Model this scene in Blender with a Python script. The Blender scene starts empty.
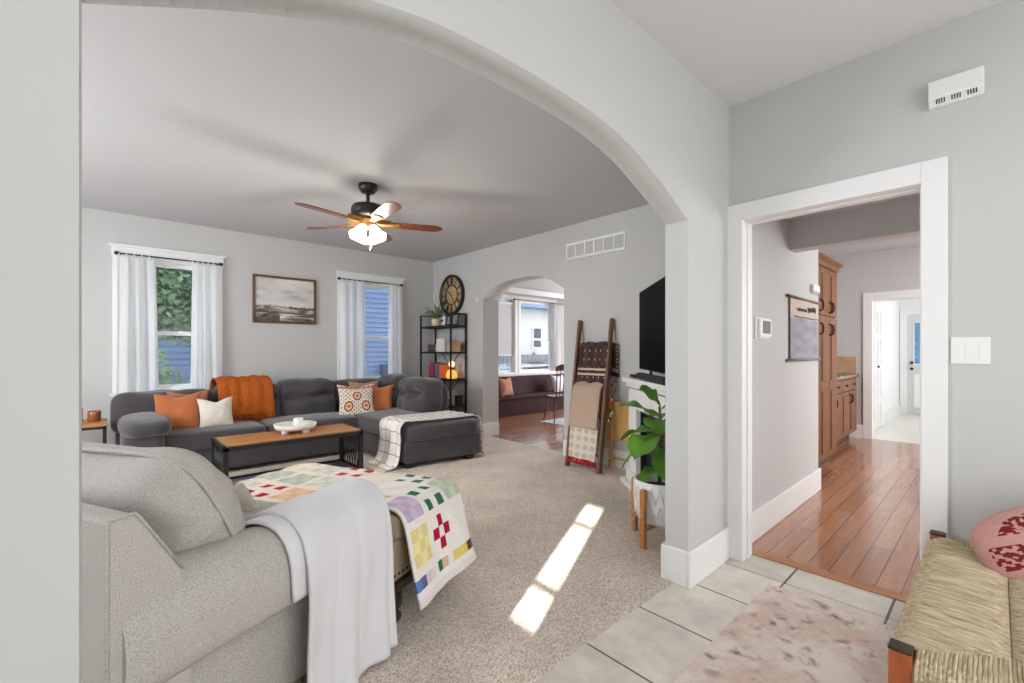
import bpy, bmesh, math, random
from mathutils import Vector, Matrix, noise
random.seed(7)
C = bpy.context.scene.collection
SC = bpy.context.scene
PI = math.pi

# ------------------------------------------------------------------ camera, sky, sun, area lights, exposure
TH = math.radians(47.5)
cam_d = bpy.data.cameras.new('camera'); cam = bpy.data.objects.new('camera', cam_d); C.objects.link(cam)
cam.location = (0, 0, 1.25); cam.rotation_euler = (PI/2, 0, TH - PI/2)
cam_d.sensor_width = 36; cam_d.lens = 444.5/1024*36; cam_d.shift_y = 9.5/1024; cam_d.clip_start = .05
SC.camera = cam

W = bpy.data.worlds.new('sky'); SC.world = W; W.use_nodes = True
wn = W.node_tree.nodes; wl = W.node_tree.links; wn.clear()
wo = wn.new('ShaderNodeOutputWorld'); wb = wn.new('ShaderNodeBackground'); wl.new(wb.outputs[0], wo.inputs[0])
wb.inputs[0].default_value = (.80, .89, 1, 1); wb.inputs[1].default_value = 3.0

def lamp(name, kind, loc, direction, energy, color=(1, 1, 1), size=None, angle=None):
    d = bpy.data.lights.new(name, kind); o = bpy.data.objects.new(name, d); C.objects.link(o)
    o.location = loc; o.rotation_euler = Vector(direction).to_track_quat('-Z', 'Z').to_euler()
    d.energy = energy; d.color = color
    if kind == 'AREA': d.shape = 'RECTANGLE'; d.size, d.size_y = size
    if angle is not None: d.angle = angle
    return o
lamp('sun', 'SUN', (-6, -3, 5), (.902, .431, -.34), 24, (1, .96, .9), angle=.009)
lamp('fill_entry', 'AREA', (.9, -2.33, 1.55), (0, 1, 0), 54, (.95, .98, 1), (2.6, 1.9))  # added fill light behind the camera; no window is built here
lamp('fill_living', 'AREA', (-2.42, 3.8, 1.4), (1, 0, -.12), 185, (.93, .97, 1), (3.4, 1.5))  # unseen area light added to brighten the living room from the left
lamp('fill_kitchen', 'AREA', (6.0, -2.13, 1.5), (0, 1, 0), 95, (.93, .97, 1), (2.6, 1.4))  # added kitchen fill, out of view on the right side
lamp('fill_mud_room', 'AREA', (10.1, -.63, 1.5), (0, 1, 0), 30, (.97, .99, 1), (2.6, 1.7))  # extra area light added to whiten the mud room; the wall is solid
lamp('fill_dining', 'AREA', (9.2, 4.8, 1.5), (-1, 0, 0), 130, (.95, .98, 1), (2.6, 1.7))  # fill added at the hidden far end of the dining room
lamp('fill_entry_top', 'AREA', (.5, -.7, 2.69), (0, 0, -1), 12, (1, .98, .95), (.5, .5))  # overhead fill added to lift the entry floor, no fitting modelled
lamp('fill_kitchen_top', 'AREA', (6.3, -.5, 2.62), (0, 0, -1), 30, (1, .98, .95), (.6, .6))  # overhead fill added for the kitchen in the same way
SC.view_settings.view_transform = 'Standard'; SC.view_settings.look = 'None'
SC.view_settings.gamma = 1; SC.view_settings.use_curve_mapping = False; SC.view_settings.exposure = 0.2
SC.cycles.max_bounces = 10; SC.cycles.diffuse_bounces = 6; SC.cycles.transparent_max_bounces = 12
SC.cycles.sample_clamp_indirect = 4; SC.cycles.caustics_reflective = False; SC.cycles.caustics_refractive = False

# ------------------------------------------------------------------ helpers
def lin(c):
    return tuple(((v/255)/12.92 if v/255 <= .04045 else ((v/255+.055)/1.055)**2.4) for v in c)

def mat(name, rgb, rough=.6, noise_=None, bump=None, metal=0, spec=.5, rgb2=None, coat=0, sheen=0, stretch=None, attr=False, emit=None, transl=0):
    m = bpy.data.materials.new(name); m.use_nodes = True; nt = m.node_tree; N = nt.nodes; L = nt.links
    b = N['Principled BSDF']; c = lin(rgb) + (1,)
    b.inputs['Base Color'].default_value = c; b.inputs['Roughness'].default_value = rough
    b.inputs['Metallic'].default_value = metal; b.inputs['Specular IOR Level'].default_value = spec
    b.inputs['Coat Weight'].default_value = coat; b.inputs['Sheen Weight'].default_value = sheen
    tc = N.new('ShaderNodeTexCoord'); vec = tc.outputs['Object']
    if stretch:
        mp = N.new('ShaderNodeMapping'); mp.inputs['Scale'].default_value = stretch; L.new(vec, mp.inputs[0]); vec = mp.outputs[0]
    colsock = None
    if attr:
        a = N.new('ShaderNodeAttribute'); a.attribute_name = 'Col'; colsock = a.outputs['Color']
    if noise_:
        n = N.new('ShaderNodeTexNoise'); n.inputs['Scale'].default_value = noise_[0]; n.inputs['Detail'].default_value = 6; L.new(vec, n.inputs[0])
        if noise_[1] <= 0: noise_ = (noise_[0], .2)
        mr = N.new('ShaderNodeMapRange'); mr.inputs[1].default_value = .3; mr.inputs[2].default_value = .7; L.new(n.outputs['Fac'], mr.inputs[0])
        mx = N.new('ShaderNodeMix'); mx.data_type = 'RGBA'
        if attr:
            mx.blend_type = 'MULTIPLY'; mx.inputs[0].default_value = 1
            mr.inputs[3].default_value = 1-noise_[1]; mr.inputs[4].default_value = 1
            L.new(colsock, mx.inputs[6]); L.new(mr.outputs[0], mx.inputs[7])
        else:
            L.new(mr.outputs[0], mx.inputs[0])
            c2 = lin(rgb2) + (1,) if rgb2 else tuple(v*(1-noise_[1]) for v in c[:3]) + (1,)
            mx.inputs[6].default_value = c; mx.inputs[7].default_value = c2
        colsock = mx.outputs[2]
    if colsock: L.new(colsock, b.inputs['Base Color'])
    if bump:
        n2 = N.new('ShaderNodeTexNoise'); n2.inputs['Scale'].default_value = bump[0]; n2.inputs['Detail'].default_value = 4; L.new(vec, n2.inputs[0])
        bp = N.new('ShaderNodeBump'); bp.inputs['Strength'].default_value = bump[1]; bp.inputs['Distance'].default_value = bump[2] if len(bump) > 2 else .004
        L.new(n2.outputs['Fac'], bp.inputs['Height']); L.new(bp.outputs[0], b.inputs['Normal'])
    if emit:
        b.inputs['Emission Color'].default_value = lin(emit[0]) + (1,); b.inputs['Emission Strength'].default_value = emit[1]
    if transl:
        t = N.new('ShaderNodeBsdfTranslucent'); t.inputs[0].default_value = c; ms = N.new('ShaderNodeMixShader'); ms.inputs[0].default_value = transl
        L.new(b.outputs[0], ms.inputs[1]); L.new(t.outputs[0], ms.inputs[2]); L.new(ms.outputs[0], N['Material Output'].inputs[0])
    return m

def wood_mat(name, rgb, rgb2, rough=.4, scale=3, stretch=(1, 12, 12), coat=0, bump=.05):
    return mat(name, rgb, rough, (scale, .3), (scale*8, bump), rgb2=rgb2, stretch=stretch, coat=coat)

def glass_mat(name, tint=(1, 1, 1), refl=.004):
    m = bpy.data.materials.new(name); m.use_nodes = True; nt = m.node_tree; N = nt.nodes; L = nt.links; N.clear()
    o = N.new('ShaderNodeOutputMaterial'); t = N.new('ShaderNodeBsdfTransparent'); g = N.new('ShaderNodeBsdfGlossy'); mx = N.new('ShaderNodeMixShader')
    t.inputs[0].default_value = tint + (1,); g.inputs[1].default_value = .02; mx.inputs[0].default_value = refl
    L.new(t.outputs[0], mx.inputs[1]); L.new(g.outputs[0], mx.inputs[2]); L.new(mx.outputs[0], o.inputs[0])
    return m

def pattern_mat(name, build, rough=.6, coat=0, spec=.5):
    m = bpy.data.materials.new(name); m.use_nodes = True; nt = m.node_tree
    b = nt.nodes['Principled BSDF']; b.inputs['Roughness'].default_value = rough; b.inputs['Coat Weight'].default_value = coat; b.inputs['Specular IOR Level'].default_value = spec
    tc = nt.nodes.new('ShaderNodeTexCoord'); build(nt.nodes, nt.links, tc.outputs['Object'], b)
    return m

class MB:
    def __init__(s): s.v = []; s.f = []; s.c = {}; s.sm = set()
    def add(s, vs, fs, M=None, col=None, smooth=False):
        k = len(s.v)
        s.v += [tuple(M @ Vector(p)) if M else tuple(p) for p in vs]
        for i, f in enumerate(fs):
            if col is not None: s.c[len(s.f)] = col[i] if isinstance(col, list) else col
            if smooth: s.sm.add(len(s.f))
            s.f.append(tuple(j+k for j in f))
        return s
    def box(s, x0, x1, y0, y1, z0, z1, M=None, col=None):
        v = [(x, y, z) for z in (z0, z1) for y in (y0, y1) for x in (x0, x1)]
        return s.add(v, [(0, 2, 3, 1), (4, 5, 7, 6), (0, 1, 5, 4), (2, 6, 7, 3), (0, 4, 6, 2), (1, 3, 7, 5)], M, col)
    def bar(s, p, q, w, h=None, up=(0, 0, 1), col=None):          # rectangular bar from p to q
        h = h or w; p = Vector(p); q = Vector(q); d = (q-p).normalized(); u = Vector(up)
        if abs(d.dot(u)) > .98: u = Vector((1, 0, 0))
        a = d.cross(u).normalized()*w/2; b = d.cross(a).normalized()*h/2
        v = [tuple(e+i*a+j*b) for e in (p, q) for i, j in ((-1, -1), (1, -1), (1, 1), (-1, 1))]
        return s.add(v, [(3, 2, 1, 0), (4, 5, 6, 7)] + [(i, (i+1) % 4, 4+(i+1) % 4, 4+i) for i in range(4)], col=col)
    def tube(s, pts, r, n=8, M=None, col=None):
        pts = [Vector(p) for p in pts]; rs = r if isinstance(r, (list, tuple)) else [r]*len(pts); vs = []; fs = []
        prev = None
        for i, p in enumerate(pts):
            d = (pts[min(i+1, len(pts)-1)] - pts[max(i-1, 0)]).normalized()
            if prev is None: a = d.orthogonal().normalized()
            else:
                a = prev - d*prev.dot(d); a = a.normalized() if a.length > 1e-6 else d.orthogonal().normalized()
            prev = a; b = d.cross(a)
            vs += [tuple(p + rs[i]*(math.cos(t)*a + math.sin(t)*b)) for t in [2*PI*k/n for k in range(n)]]
        for i in range(len(pts)-1):
            fs += [(i*n+k, i*n+(k+1) % n, (i+1)*n+(k+1) % n, (i+1)*n+k) for k in range(n)]
        fs += [tuple(range(n-1, -1, -1)), tuple(range((len(pts)-1)*n, len(pts)*n))]
        return s.add(vs, fs, M, col, True)
    def lathe(s, prof, c=(0, 0, 0), n=24, M=None, col=None):
        vs = []; fs = []; c = Vector(c)
        for r, z in prof: vs += [tuple(c + Vector((r*math.cos(2*PI*k/n), r*math.sin(2*PI*k/n), z))) for k in range(n)]
        for i in range(len(prof)-1):
            fs += [(i*n+k, i*n+(k+1) % n, (i+1)*n+(k+1) % n, (i+1)*n+k) for k in range(n)]
        if prof[0][0] > 1e-4: fs.append(tuple(range(n-1, -1, -1)))
        if prof[-1][0] > 1e-4: fs.append(tuple(range((len(prof)-1)*n, len(prof)*n)))
        return s.add(vs, fs, M, col, True)
    def prism(s, poly, to3, d0, d1, col=None, smooth=False):        # poly of 2-D points, to3(p, q, d)
        n = len(poly); v = [to3(p, q, d0) for p, q in poly] + [to3(p, q, d1) for p, q in poly]
        s.add(v, [tuple(range(n-1, -1, -1)), tuple(range(n, 2*n))], col=col)
        k = len(s.v) - 2*n
        for i in range(n):
            if smooth: s.sm.add(len(s.f))
            if col is not None: s.c[len(s.f)] = col
            s.f.append((k+i, k+(i+1) % n, k+n+(i+1) % n, k+n+i))
        return s
    def grid(s, fn, nu, nv, col=None, M=None, wrap=False):
        vs = [fn(i/nu, j/nv) for j in range(nv+1) for i in range(nu+1)]
        fs = []; cs = []
        for j in range(nv):
            for i in range(nu):
                fs.append((j*(nu+1)+i, j*(nu+1)+i+1, (j+1)*(nu+1)+i+1, (j+1)*(nu+1)+i))
                if col: cs.append(col((i+.5)/nu, (j+.5)/nv))
        return s.add(vs, fs, M, cs if col else None, True)
    def soft(s, c, h, n=6, seg=10, bulge=(0, 0, 0), M=None, wr=0, wscale=3, col=None, seed=0):
        """rounded cushion: centre c, half sizes h"""
        bm = bmesh.new(); bmesh.ops.create_cube(bm, size=2); bmesh.ops.subdivide_edges(bm, edges=bm.edges[:], cuts=seg, use_grid_fill=True)
        vs = []
        for v in bm.verts:
            x, y, z = v.co; g = (abs(x)**n + abs(y)**n + abs(z)**n)**(1/n); x, y, z = x/g, y/g, z/g
            px = h[0]*x + bulge[0]*x*(1-y*y)*(1-z*z); py = h[1]*y + bulge[1]*y*(1-x*x)*(1-z*z); pz = h[2]*z + bulge[2]*z*(1-x*x)*(1-y*y)
            p = Vector((px, py, pz))
            if wr:
                q = p*wscale + Vector((seed*7.1, seed*3.3, seed)); p += Vector((x, y, z)).normalized()*wr*noise.fractal(q, .8, 2, 3)
            vs.append(tuple(p + Vector(c)))
        bm.verts.index_update()
        fs = [tuple(v.index for v in f.verts) for f in bm.faces]; bm.free()
        return s.add(vs, fs, M, col, True)
    def build(s, name, m, parent=None, local=False, bevel=0, solid=0, sub=0, kind=None, label=None, cat=None, group=None, at=None):
        me = bpy.data.meshes.new(name)
        if parent is not None and not local:
            inv = wmat(parent).inverted(); vs = [tuple(inv @ Vector(p)) for p in s.v]; loc = None
        elif parent is None:
            if at is None:
                xs, ys, zs = zip(*s.v); at = ((min(xs)+max(xs))/2, (min(ys)+max(ys))/2, min(zs))
            vs = [(p[0]-at[0], p[1]-at[1], p[2]-at[2]) for p in s.v]; loc = at
        else: vs = s.v; loc = None
        me.from_pydata(vs, [], s.f); me.update()
        for i in s.sm: me.polygons[i].use_smooth = True
        if s.c:
            ca = me.color_attributes.new('Col', 'FLOAT_COLOR', 'CORNER')
            for p in me.polygons:
                c = lin(s.c.get(p.index, (200, 200, 200))) + (1,)
                for li in p.loop_indices: ca.data[li].color = c
        o = bpy.data.objects.new(name, me); C.objects.link(o)
        me.materials.append(m)
        bm = bmesh.new(); bm.from_mesh(me); bmesh.ops.recalc_face_normals(bm, faces=bm.faces[:]); bm.to_mesh(me); bm.free()
        if loc: o.location = loc
        if parent is not None: o.parent = parent
        if bevel:
            b = o.modifiers.new('bevel', 'BEVEL'); b.width = bevel; b.segments = 2; b.limit_method = 'ANGLE'; b.angle_limit = .7
        if solid:
            b = o.modifiers.new('solid', 'SOLIDIFY'); b.thickness = solid; b.offset = 0
        if sub:
            b = o.modifiers.new('sub', 'SUBSURF'); b.levels = sub; b.render_levels = sub
        if kind: o['kind'] = kind
        if label: o['label'] = label
        if cat: o['category'] = cat
        if group: o['group'] = group
        return o

def wmat(o):
    M = Matrix.Translation(o.location) @ o.rotation_euler.to_matrix().to_4x4()
    return wmat(o.parent) @ M if o.parent else M
def thing(name, label, cat, loc=(0, 0, 0), rotz=0, group=None, rot=None):
    o = bpy.data.objects.new(name, None); C.objects.link(o); o.location = loc; o.rotation_euler = rot or (0, 0, rotz)
    o.empty_display_size = .1; o['label'] = label; o['category'] = cat
    if group: o['group'] = group
    return o
def bx(*a, **k): return MB().box(*a, **k)
def struct(name, mb, m, parent=None, **k): return mb.build(name, m, parent, kind=None if parent is not None else 'structure', **k)
def dup(root, loc, rotz=None, label=None, group=None):
    r = root.copy(); C.objects.link(r); r.location = loc
    if rotz is not None: r.rotation_euler = (0, 0, rotz)
    if label: r['label'] = label
    if group: r['group'] = group
    for ch in list(root.children):
        c = ch.copy(); C.objects.link(c); c.parent = r
        for g in list(ch.children):
            d = g.copy(); C.objects.link(d); d.parent = c
    return r
def smooth_path(P, n):
    """Catmull-Rom through P resampled evenly to n+1 points"""
    P = [Vector(p) for p in P]; Q = [2*P[0]-P[1]] + P + [2*P[-1]-P[-2]]; out = []
    for i in range(1, len(Q)-2):
        for k in range(12):
            t = k/12; a, b, c, d = Q[i-1], Q[i], Q[i+1], Q[i+2]
            out.append(.5*((2*b) + (c-a)*t + (2*a-5*b+4*c-d)*t*t + (3*b-a-3*c+d)*t**3))
    out.append(P[-1]); L = [0]
    for i in range(1, len(out)): L.append(L[-1] + (out[i]-out[i-1]).length)
    res = []; j = 0
    for k in range(n+1):
        s = L[-1]*k/n
        while j < len(L)-2 and L[j+1] < s: j += 1
        t = (s-L[j])/max(1e-9, L[j+1]-L[j]); res.append(out[j].lerp(out[j+1], min(1, t)))
    return res
def cloth(P, A0, A1, to3, nu, nv, wave=None, col=None):
    """strip of cloth: 2-D path P swept between cross-axis limits A0(s)..A1(s); wave(u, s) moves it along the path normal"""
    pts = smooth_path(P, nv); f0 = A0 if callable(A0) else (lambda s: A0); f1 = A1 if callable(A1) else (lambda s: A1)
    def fn(u, v):
        j = round(v*nv); p = pts[j]; t = (pts[min(j+1, nv)] - pts[max(j-1, 0)]).normalized(); n = Vector((-t.y, t.x))
        w = wave(u, v) if wave else 0
        p = p + n*w; a = f0(v) + (f1(v)-f0(v))*u
        return to3(a, p.x, p.y)
    return MB().grid(fn, nu, nv, col)

# ------------------------------------------------------------------ materials
M = {}
M['wall'] = mat('warm grey wall paint', (200, 200, 199), .85, (1.5, .03), (60, .12, .003), spec=.2)
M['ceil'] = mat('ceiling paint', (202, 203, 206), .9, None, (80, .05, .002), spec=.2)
M['ceil_lightened'] = mat('ceiling paint lightened for entry', (224, 224, 225), .9, None, (80, .05, .002), spec=.2)  # same ceiling paint, lightened in colour to make up for weak entry light
M['trim'] = mat('white trim paint', (236, 236, 236), .4)
M['white'] = mat('white plastic', (235, 235, 234), .4)
M['black'] = mat('black metal', (22, 22, 23), .45)
M['darkbronze'] = mat('dark bronze', (48, 40, 36), .4, metal=.3)
M['glass'] = glass_mat('window glass')
M['tableoak'] = wood_mat('honey oak top', (196, 140, 84), (160, 104, 58), .4, 4, (1, 10, 10))
M['rail'] = wood_mat('walnut stained pine', (132, 96, 68), (98, 68, 46), .55, 5, (12, 12, 1))
M['bamboo'] = wood_mat('light bamboo', (214, 168, 104), (190, 140, 80), .45, 5, (10, 10, 1))
M['cab'] = wood_mat('glazed maple cabinet', (136, 84, 44), (94, 54, 26), .55, 4, (8, 8, 1))
M['blade'] = wood_mat('fan blade walnut', (128, 66, 34), (84, 40, 22), .35, 4, (10, 1, 10), coat=.3)
M['brass'] = mat('aged brass', (150, 106, 56), .45, metal=.5)
M['sofa'] = mat('charcoal velour', (76, 72, 75), .85, (4, .22), (140, .2, .003), spec=.2, sheen=.35)
M['chair'] = mat('grey tweed upholstery', (204, 199, 193), .95, (270, .42), (320, .5, .003), spec=.1)
M['throwgrey'] = mat('pale grey fleece', (222, 221, 224), .95, (8, .06), (160, .3, .003), spec=.1, sheen=.3)
M['cream'] = mat('cream bouclé', (226, 218, 206), .95, (30, .1), (70, .5, .006), spec=.1)
M['rust'] = mat('rust velvet', (190, 112, 66), .85, (6, .15), (90, .2, .003), spec=.15, sheen=.3)
M['rustknit'] = mat('rust knitted throw', (188, 96, 40), .95, (40, .25), (60, .6, .008), spec=.1, stretch=(1, 1, .3))
M['painted'] = mat('printed cloth', (255, 255, 255), .9, (60, .12), (180, .25, .003), spec=.1, attr=True)
M['printed'] = mat('printed surface', (255, 255, 255), .55, None, None, spec=.3, attr=True)
M['curtain'] = mat('sheer white curtain', (248, 248, 248), .9, None, (120, .1, .002), spec=.1, transl=.5)
M['tan'] = mat('tan woven blanket', (196, 172, 152), .95, (60, .12), (120, .4, .004), spec=.1)
M['ottoman'] = mat('khaki linen', (168, 152, 126), .9, (120, .18), (200, .3, .003), spec=.15)
M['darkwood'] = wood_mat('dark carved wood', (64, 44, 32), (36, 24, 18), .4, 8, (4, 4, 1))
M['burg'] = mat('burgundy painted wood', (66, 34, 38), .6, (3, .2), None, spec=.15)
M['rushwood'] = wood_mat('orange brown turned wood', (178, 92, 40), (140, 66, 26), .35, 6, (8, 8, 1), coat=.3)
M['pot'] = mat('white ribbed ceramic', (232, 232, 234), .45)
M['soil'] = mat('potting soil', (62, 48, 38), .95, (60, .5), (80, .8, .01))
M['leaf'] = mat('glossy green leaf', (112, 164, 50), .35, (9, .35), None, rgb2=(66, 122, 34), transl=.25)
M['leafdark'] = mat('spider plant leaf', (150, 164, 110), .5, (12, .3), None, rgb2=(96, 122, 66), transl=.2)
M['stem'] = mat('woody stem', (104, 92, 60), .7)
M['screen'] = mat('black glossy screen', (4, 4, 5), .5, spec=.03)
M['mantel'] = mat('white mantel paint', (232, 232, 232), .45)
M['kettle'] = mat('dark leather', (52, 44, 42), .6)

def carpet_nodes(N, L, vec, b):
    n1 = N.new('ShaderNodeTexNoise'); n1.inputs['Scale'].default_value = 135; n1.inputs['Detail'].default_value = 5; n1.inputs['Roughness'].default_value = .75; L.new(vec, n1.inputs[0])
    n2 = N.new('ShaderNodeTexNoise'); n2.inputs['Scale'].default_value = 3; n2.inputs['Detail'].default_value = 3; L.new(vec, n2.inputs[0])
    r = N.new('ShaderNodeValToRGB'); e = r.color_ramp.elements
    e[0].position = .36; e[0].color = lin((166, 147, 132)) + (1,); e[1].position = .57; e[1].color = lin((255, 243, 230)) + (1,)
    L.new(n1.outputs['Fac'], r.inputs[0])
    mx = N.new('ShaderNodeMix'); mx.data_type = 'RGBA'; mx.blend_type = 'MULTIPLY'; mx.inputs[0].default_value = 1
    mr = N.new('ShaderNodeMapRange'); mr.inputs[1].default_value = .3; mr.inputs[2].default_value = .7; mr.inputs[3].default_value = .86; mr.inputs[4].default_value = 1.06
    L.new(n2.outputs['Fac'], mr.inputs[0]); L.new(r.outputs[0], mx.inputs[6]); L.new(mr.outputs[0], mx.inputs[7]); L.new(mx.outputs[2], b.inputs['Base Color'])
    bp = N.new('ShaderNodeBump'); bp.inputs['Strength'].default_value = .7; bp.inputs['Distance'].default_value = .015; L.new(n1.outputs['Fac'], bp.inputs['Height']); L.new(bp.outputs[0], b.inputs['Normal'])
M['carpet'] = pattern_mat('beige cut pile carpet', carpet_nodes, .95, spec=.05)

def plank_nodes(length, width, c1, c2, joint, off=.5, jw=.004):
    def f(N, L, vec, b):
        br = N.new('ShaderNodeTexBrick'); br.inputs['Scale'].default_value = 1; br.inputs['Brick Width'].default_value = length; br.inputs['Row Height'].default_value = width
        br.inputs['Mortar Size'].default_value = jw; br.inputs['Mortar Smooth'].default_value = .1; br.inputs['Bias'].default_value = 0; br.offset = off
        br.inputs['Color1'].default_value = lin(c1) + (1,); br.inputs['Color2'].default_value = lin(c2) + (1,); br.inputs['Mortar'].default_value = lin(joint) + (1,)
        L.new(vec, br.inputs[0])
        mp = N.new('ShaderNodeMapping'); mp.inputs['Scale'].default_value = (2, 22, 2) if off else (3.2, 3.2, 2); L.new(vec, mp.inputs[0])
        n = N.new('ShaderNodeTexNoise'); n.inputs['Scale'].default_value = 2.5; n.inputs['Detail'].default_value = 8; n.inputs['Roughness'].default_value = .6; L.new(mp.outputs[0], n.inputs[0])
        mr = N.new('ShaderNodeMapRange'); mr.inputs[1].default_value = .3; mr.inputs[2].default_value = .7; mr.inputs[3].default_value = .78; mr.inputs[4].default_value = 1.08; L.new(n.outputs['Fac'], mr.inputs[0])
        mx = N.new('ShaderNodeMix'); mx.data_type = 'RGBA'; mx.blend_type = 'MULTIPLY'; mx.inputs[0].default_value = 1
        L.new(br.outputs[0], mx.inputs[6]); L.new(mr.outputs[0], mx.inputs[7]); L.new(mx.outputs[2], b.inputs['Base Color'])
        bp = N.new('ShaderNodeBump'); bp.inputs['Strength'].default_value = .05; bp.inputs['Distance'].default_value = .001; bp.invert = True; L.new(br.outputs['Fac'], bp.inputs['Height']); L.new(bp.outputs[0], b.inputs['Normal'])
    return f
M['woodfloor'] = pattern_mat('reddish hardwood boards', plank_nodes(1.3, .105, (184, 130, 96), (164, 110, 80), (108, 68, 48), jw=.003), .18, spec=.7, coat=.25)
M['tile'] = pattern_mat('stone look floor tile', plank_nodes(.41, .43, (224, 216, 206), (208, 199, 188), (98, 92, 84), 0, .005), .5)
M['tilerow'] = pattern_mat('stone look threshold tile', plank_nodes(.41, .43, (212, 206, 196), (202, 194, 184), (98, 92, 84), 0, .006), .5)

def rug_nodes(N, L, vec, b):
    n = N.new('ShaderNodeTexNoise'); n.inputs['Scale'].default_value = 2.6; n.inputs['Detail'].default_value = 9; n.inputs['Roughness'].default_value = .75; L.new(vec, n.inputs[0])
    r = N.new('ShaderNodeValToRGB'); e = r.color_ramp.elements
    e[0].position = .35; e[0].color = lin((204, 174, 160)) + (1,); e[1].position = .56; e[1].color = lin((222, 212, 204)) + (1,)
    e2 = r.color_ramp.elements.new(.46); e2.color = lin((212, 192, 180)) + (1,)
    L.new(n.outputs['Fac'], r.inputs[0])
    v = N.new('ShaderNodeTexVoronoi'); v.feature = 'SMOOTH_F1'; v.inputs['Scale'].default_value = 13; v.inputs['Smoothness'].default_value = .3
    nd = N.new('ShaderNodeMix'); nd.data_type = 'RGBA'; nd.inputs[0].default_value = .12; L.new(vec, nd.inputs[6]); L.new(n.outputs['Color'], nd.inputs[7]); L.new(nd.outputs[2], v.inputs[0])
    rr = N.new('ShaderNodeValToRGB'); q = rr.color_ramp.elements; q[0].position = .12; q[0].color = (1, 1, 1, 1); q[1].position = .5; q[1].color = (0, 0, 0, 1); L.new(v.outputs['Distance'], rr.inputs[0])
    n3 = N.new('ShaderNodeTexNoise'); n3.inputs['Scale'].default_value = 22; n3.inputs['Detail'].default_value = 3; L.new(vec, n3.inputs[0])
    mr = N.new('ShaderNodeMapRange'); mr.inputs[1].default_value = .45; mr.inputs[2].default_value = .6; L.new(n3.outputs['Fac'], mr.inputs[0])
    mu = N.new('ShaderNodeMath'); mu.operation = 'MULTIPLY'; L.new(rr.outputs[0], mu.inputs[0]); L.new(mr.outputs[0], mu.inputs[1])
    mu2 = N.new('ShaderNodeMath'); mu2.operation = 'MULTIPLY'; mu2.inputs[1].default_value = .95; L.new(mu.outputs[0], mu2.inputs[0])
    mx = N.new('ShaderNodeMix'); mx.data_type = 'RGBA'; L.new(mu2.outputs[0], mx.inputs[0]); L.new(r.outputs[0], mx.inputs[6]); mx.inputs[7].default_value = lin((132, 120, 122)) + (1,)
    L.new(mx.outputs[2], b.inputs['Base Color'])
M['rug'] = pattern_mat('faded oriental rug', rug_nodes, .95, spec=.1)

def siding_nodes(c):
    def f(N, L, vec, b):
        w = N.new('ShaderNodeTexNoise'); w.inputs['Scale'].default_value = 2; L.new(vec, w.inputs[0])
        mx = N.new('ShaderNodeMix'); mx.data_type = 'RGBA'; L.new(w.outputs['Fac'], mx.inputs[0]); mx.inputs[6].default_value = lin(c) + (1,); mx.inputs[7].default_value = tuple(v*.85 for v in lin(c)) + (1,)
        L.new(mx.outputs[2], b.inputs['Base Color'])
    return f
M['bluesiding'] = pattern_mat('blue lap siding', siding_nodes((150, 168, 206)), .7)
M['beigesiding'] = pattern_mat('cream lap siding', siding_nodes((214, 207, 200)), .7)
M['lawn'] = mat('lawn', (92, 112, 66), .95, (14, .4))

# ------------------------------------------------------------------ the room: floors, walls, ceilings
H = 2.74; AX = 4.07; AY = 6.40                      # ceiling height, wall with the small arch, window wall
struct('floor_carpet', MB().box(-1.3, AX+.1, 1.19, 1.25, -.1, 0).box(-2.5, AX+.1, 1.25, AY, -.1, 0), M['carpet'])
struct('floor_grout', bx(-1.25, 2.95, -2.45, 1.19, -.11, -.013), mat('dark grout', (92, 86, 80), .9))
struct('floor_tile', bx(-1.25, 2.712, -2.45, 1.19, -.1, -.008), M['tile'], at=(1.53, .78, -.1))
struct('floor_threshold', bx(2.722, 2.95, -2.45, 1.19, -.1, -.008), M['tilerow'], at=(2.62, .78, -.1))
struct('floor_kitchen', bx(2.95, 8.1, -2.3, 2.05, -.1, -.006), M['woodfloor'], at=(3, .02, -.1))
struct('trim_threshold_board', bx(2.95, 3.03, .235, 1.03, -.006, -.002), wood_mat('threshold oak', (186, 128, 86), (160, 104, 66), .35, 4, (10, 1, 10)))
struct('floor_dining', bx(AX+.1, 9.4, 2.3, 6.9, -.1, -.004), M['woodfloor'], at=(4, 4, -.1))
M['palefloor'] = mat('pale vinyl floor', (226, 222, 212), .3)
struct('floor_mud_room', bx(8.1, 11.75, -.7, 1.32, -.1, -.004), M['palefloor'])

struct('ceiling_entry', bx(-1.3, 2.95, -2.45, 1.24, H, H+.1), M['ceil_lightened'])
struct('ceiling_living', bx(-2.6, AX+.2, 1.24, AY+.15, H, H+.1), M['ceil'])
struct('ceiling_hall', bx(2.95, 3.98, -2.3, 1.2, 2.26, 2.4), M['ceil'])
struct('ceiling_kitchen', MB().box(3.98, 4.27, -2.3, 1.11, 2.66, 2.8).box(4.27, 8.2, -2.3, 2.1, 2.66, 2.8), M['ceil'])
struct('ceiling_dining', bx(AX+.2, 9.4, 2.2, 7.05, H, H+.1), M['ceil'])
struct('ceiling_mud_room', bx(8.2, 11.85, -.75, 1.4, 2.45, 2.6), M['ceil'])

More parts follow.
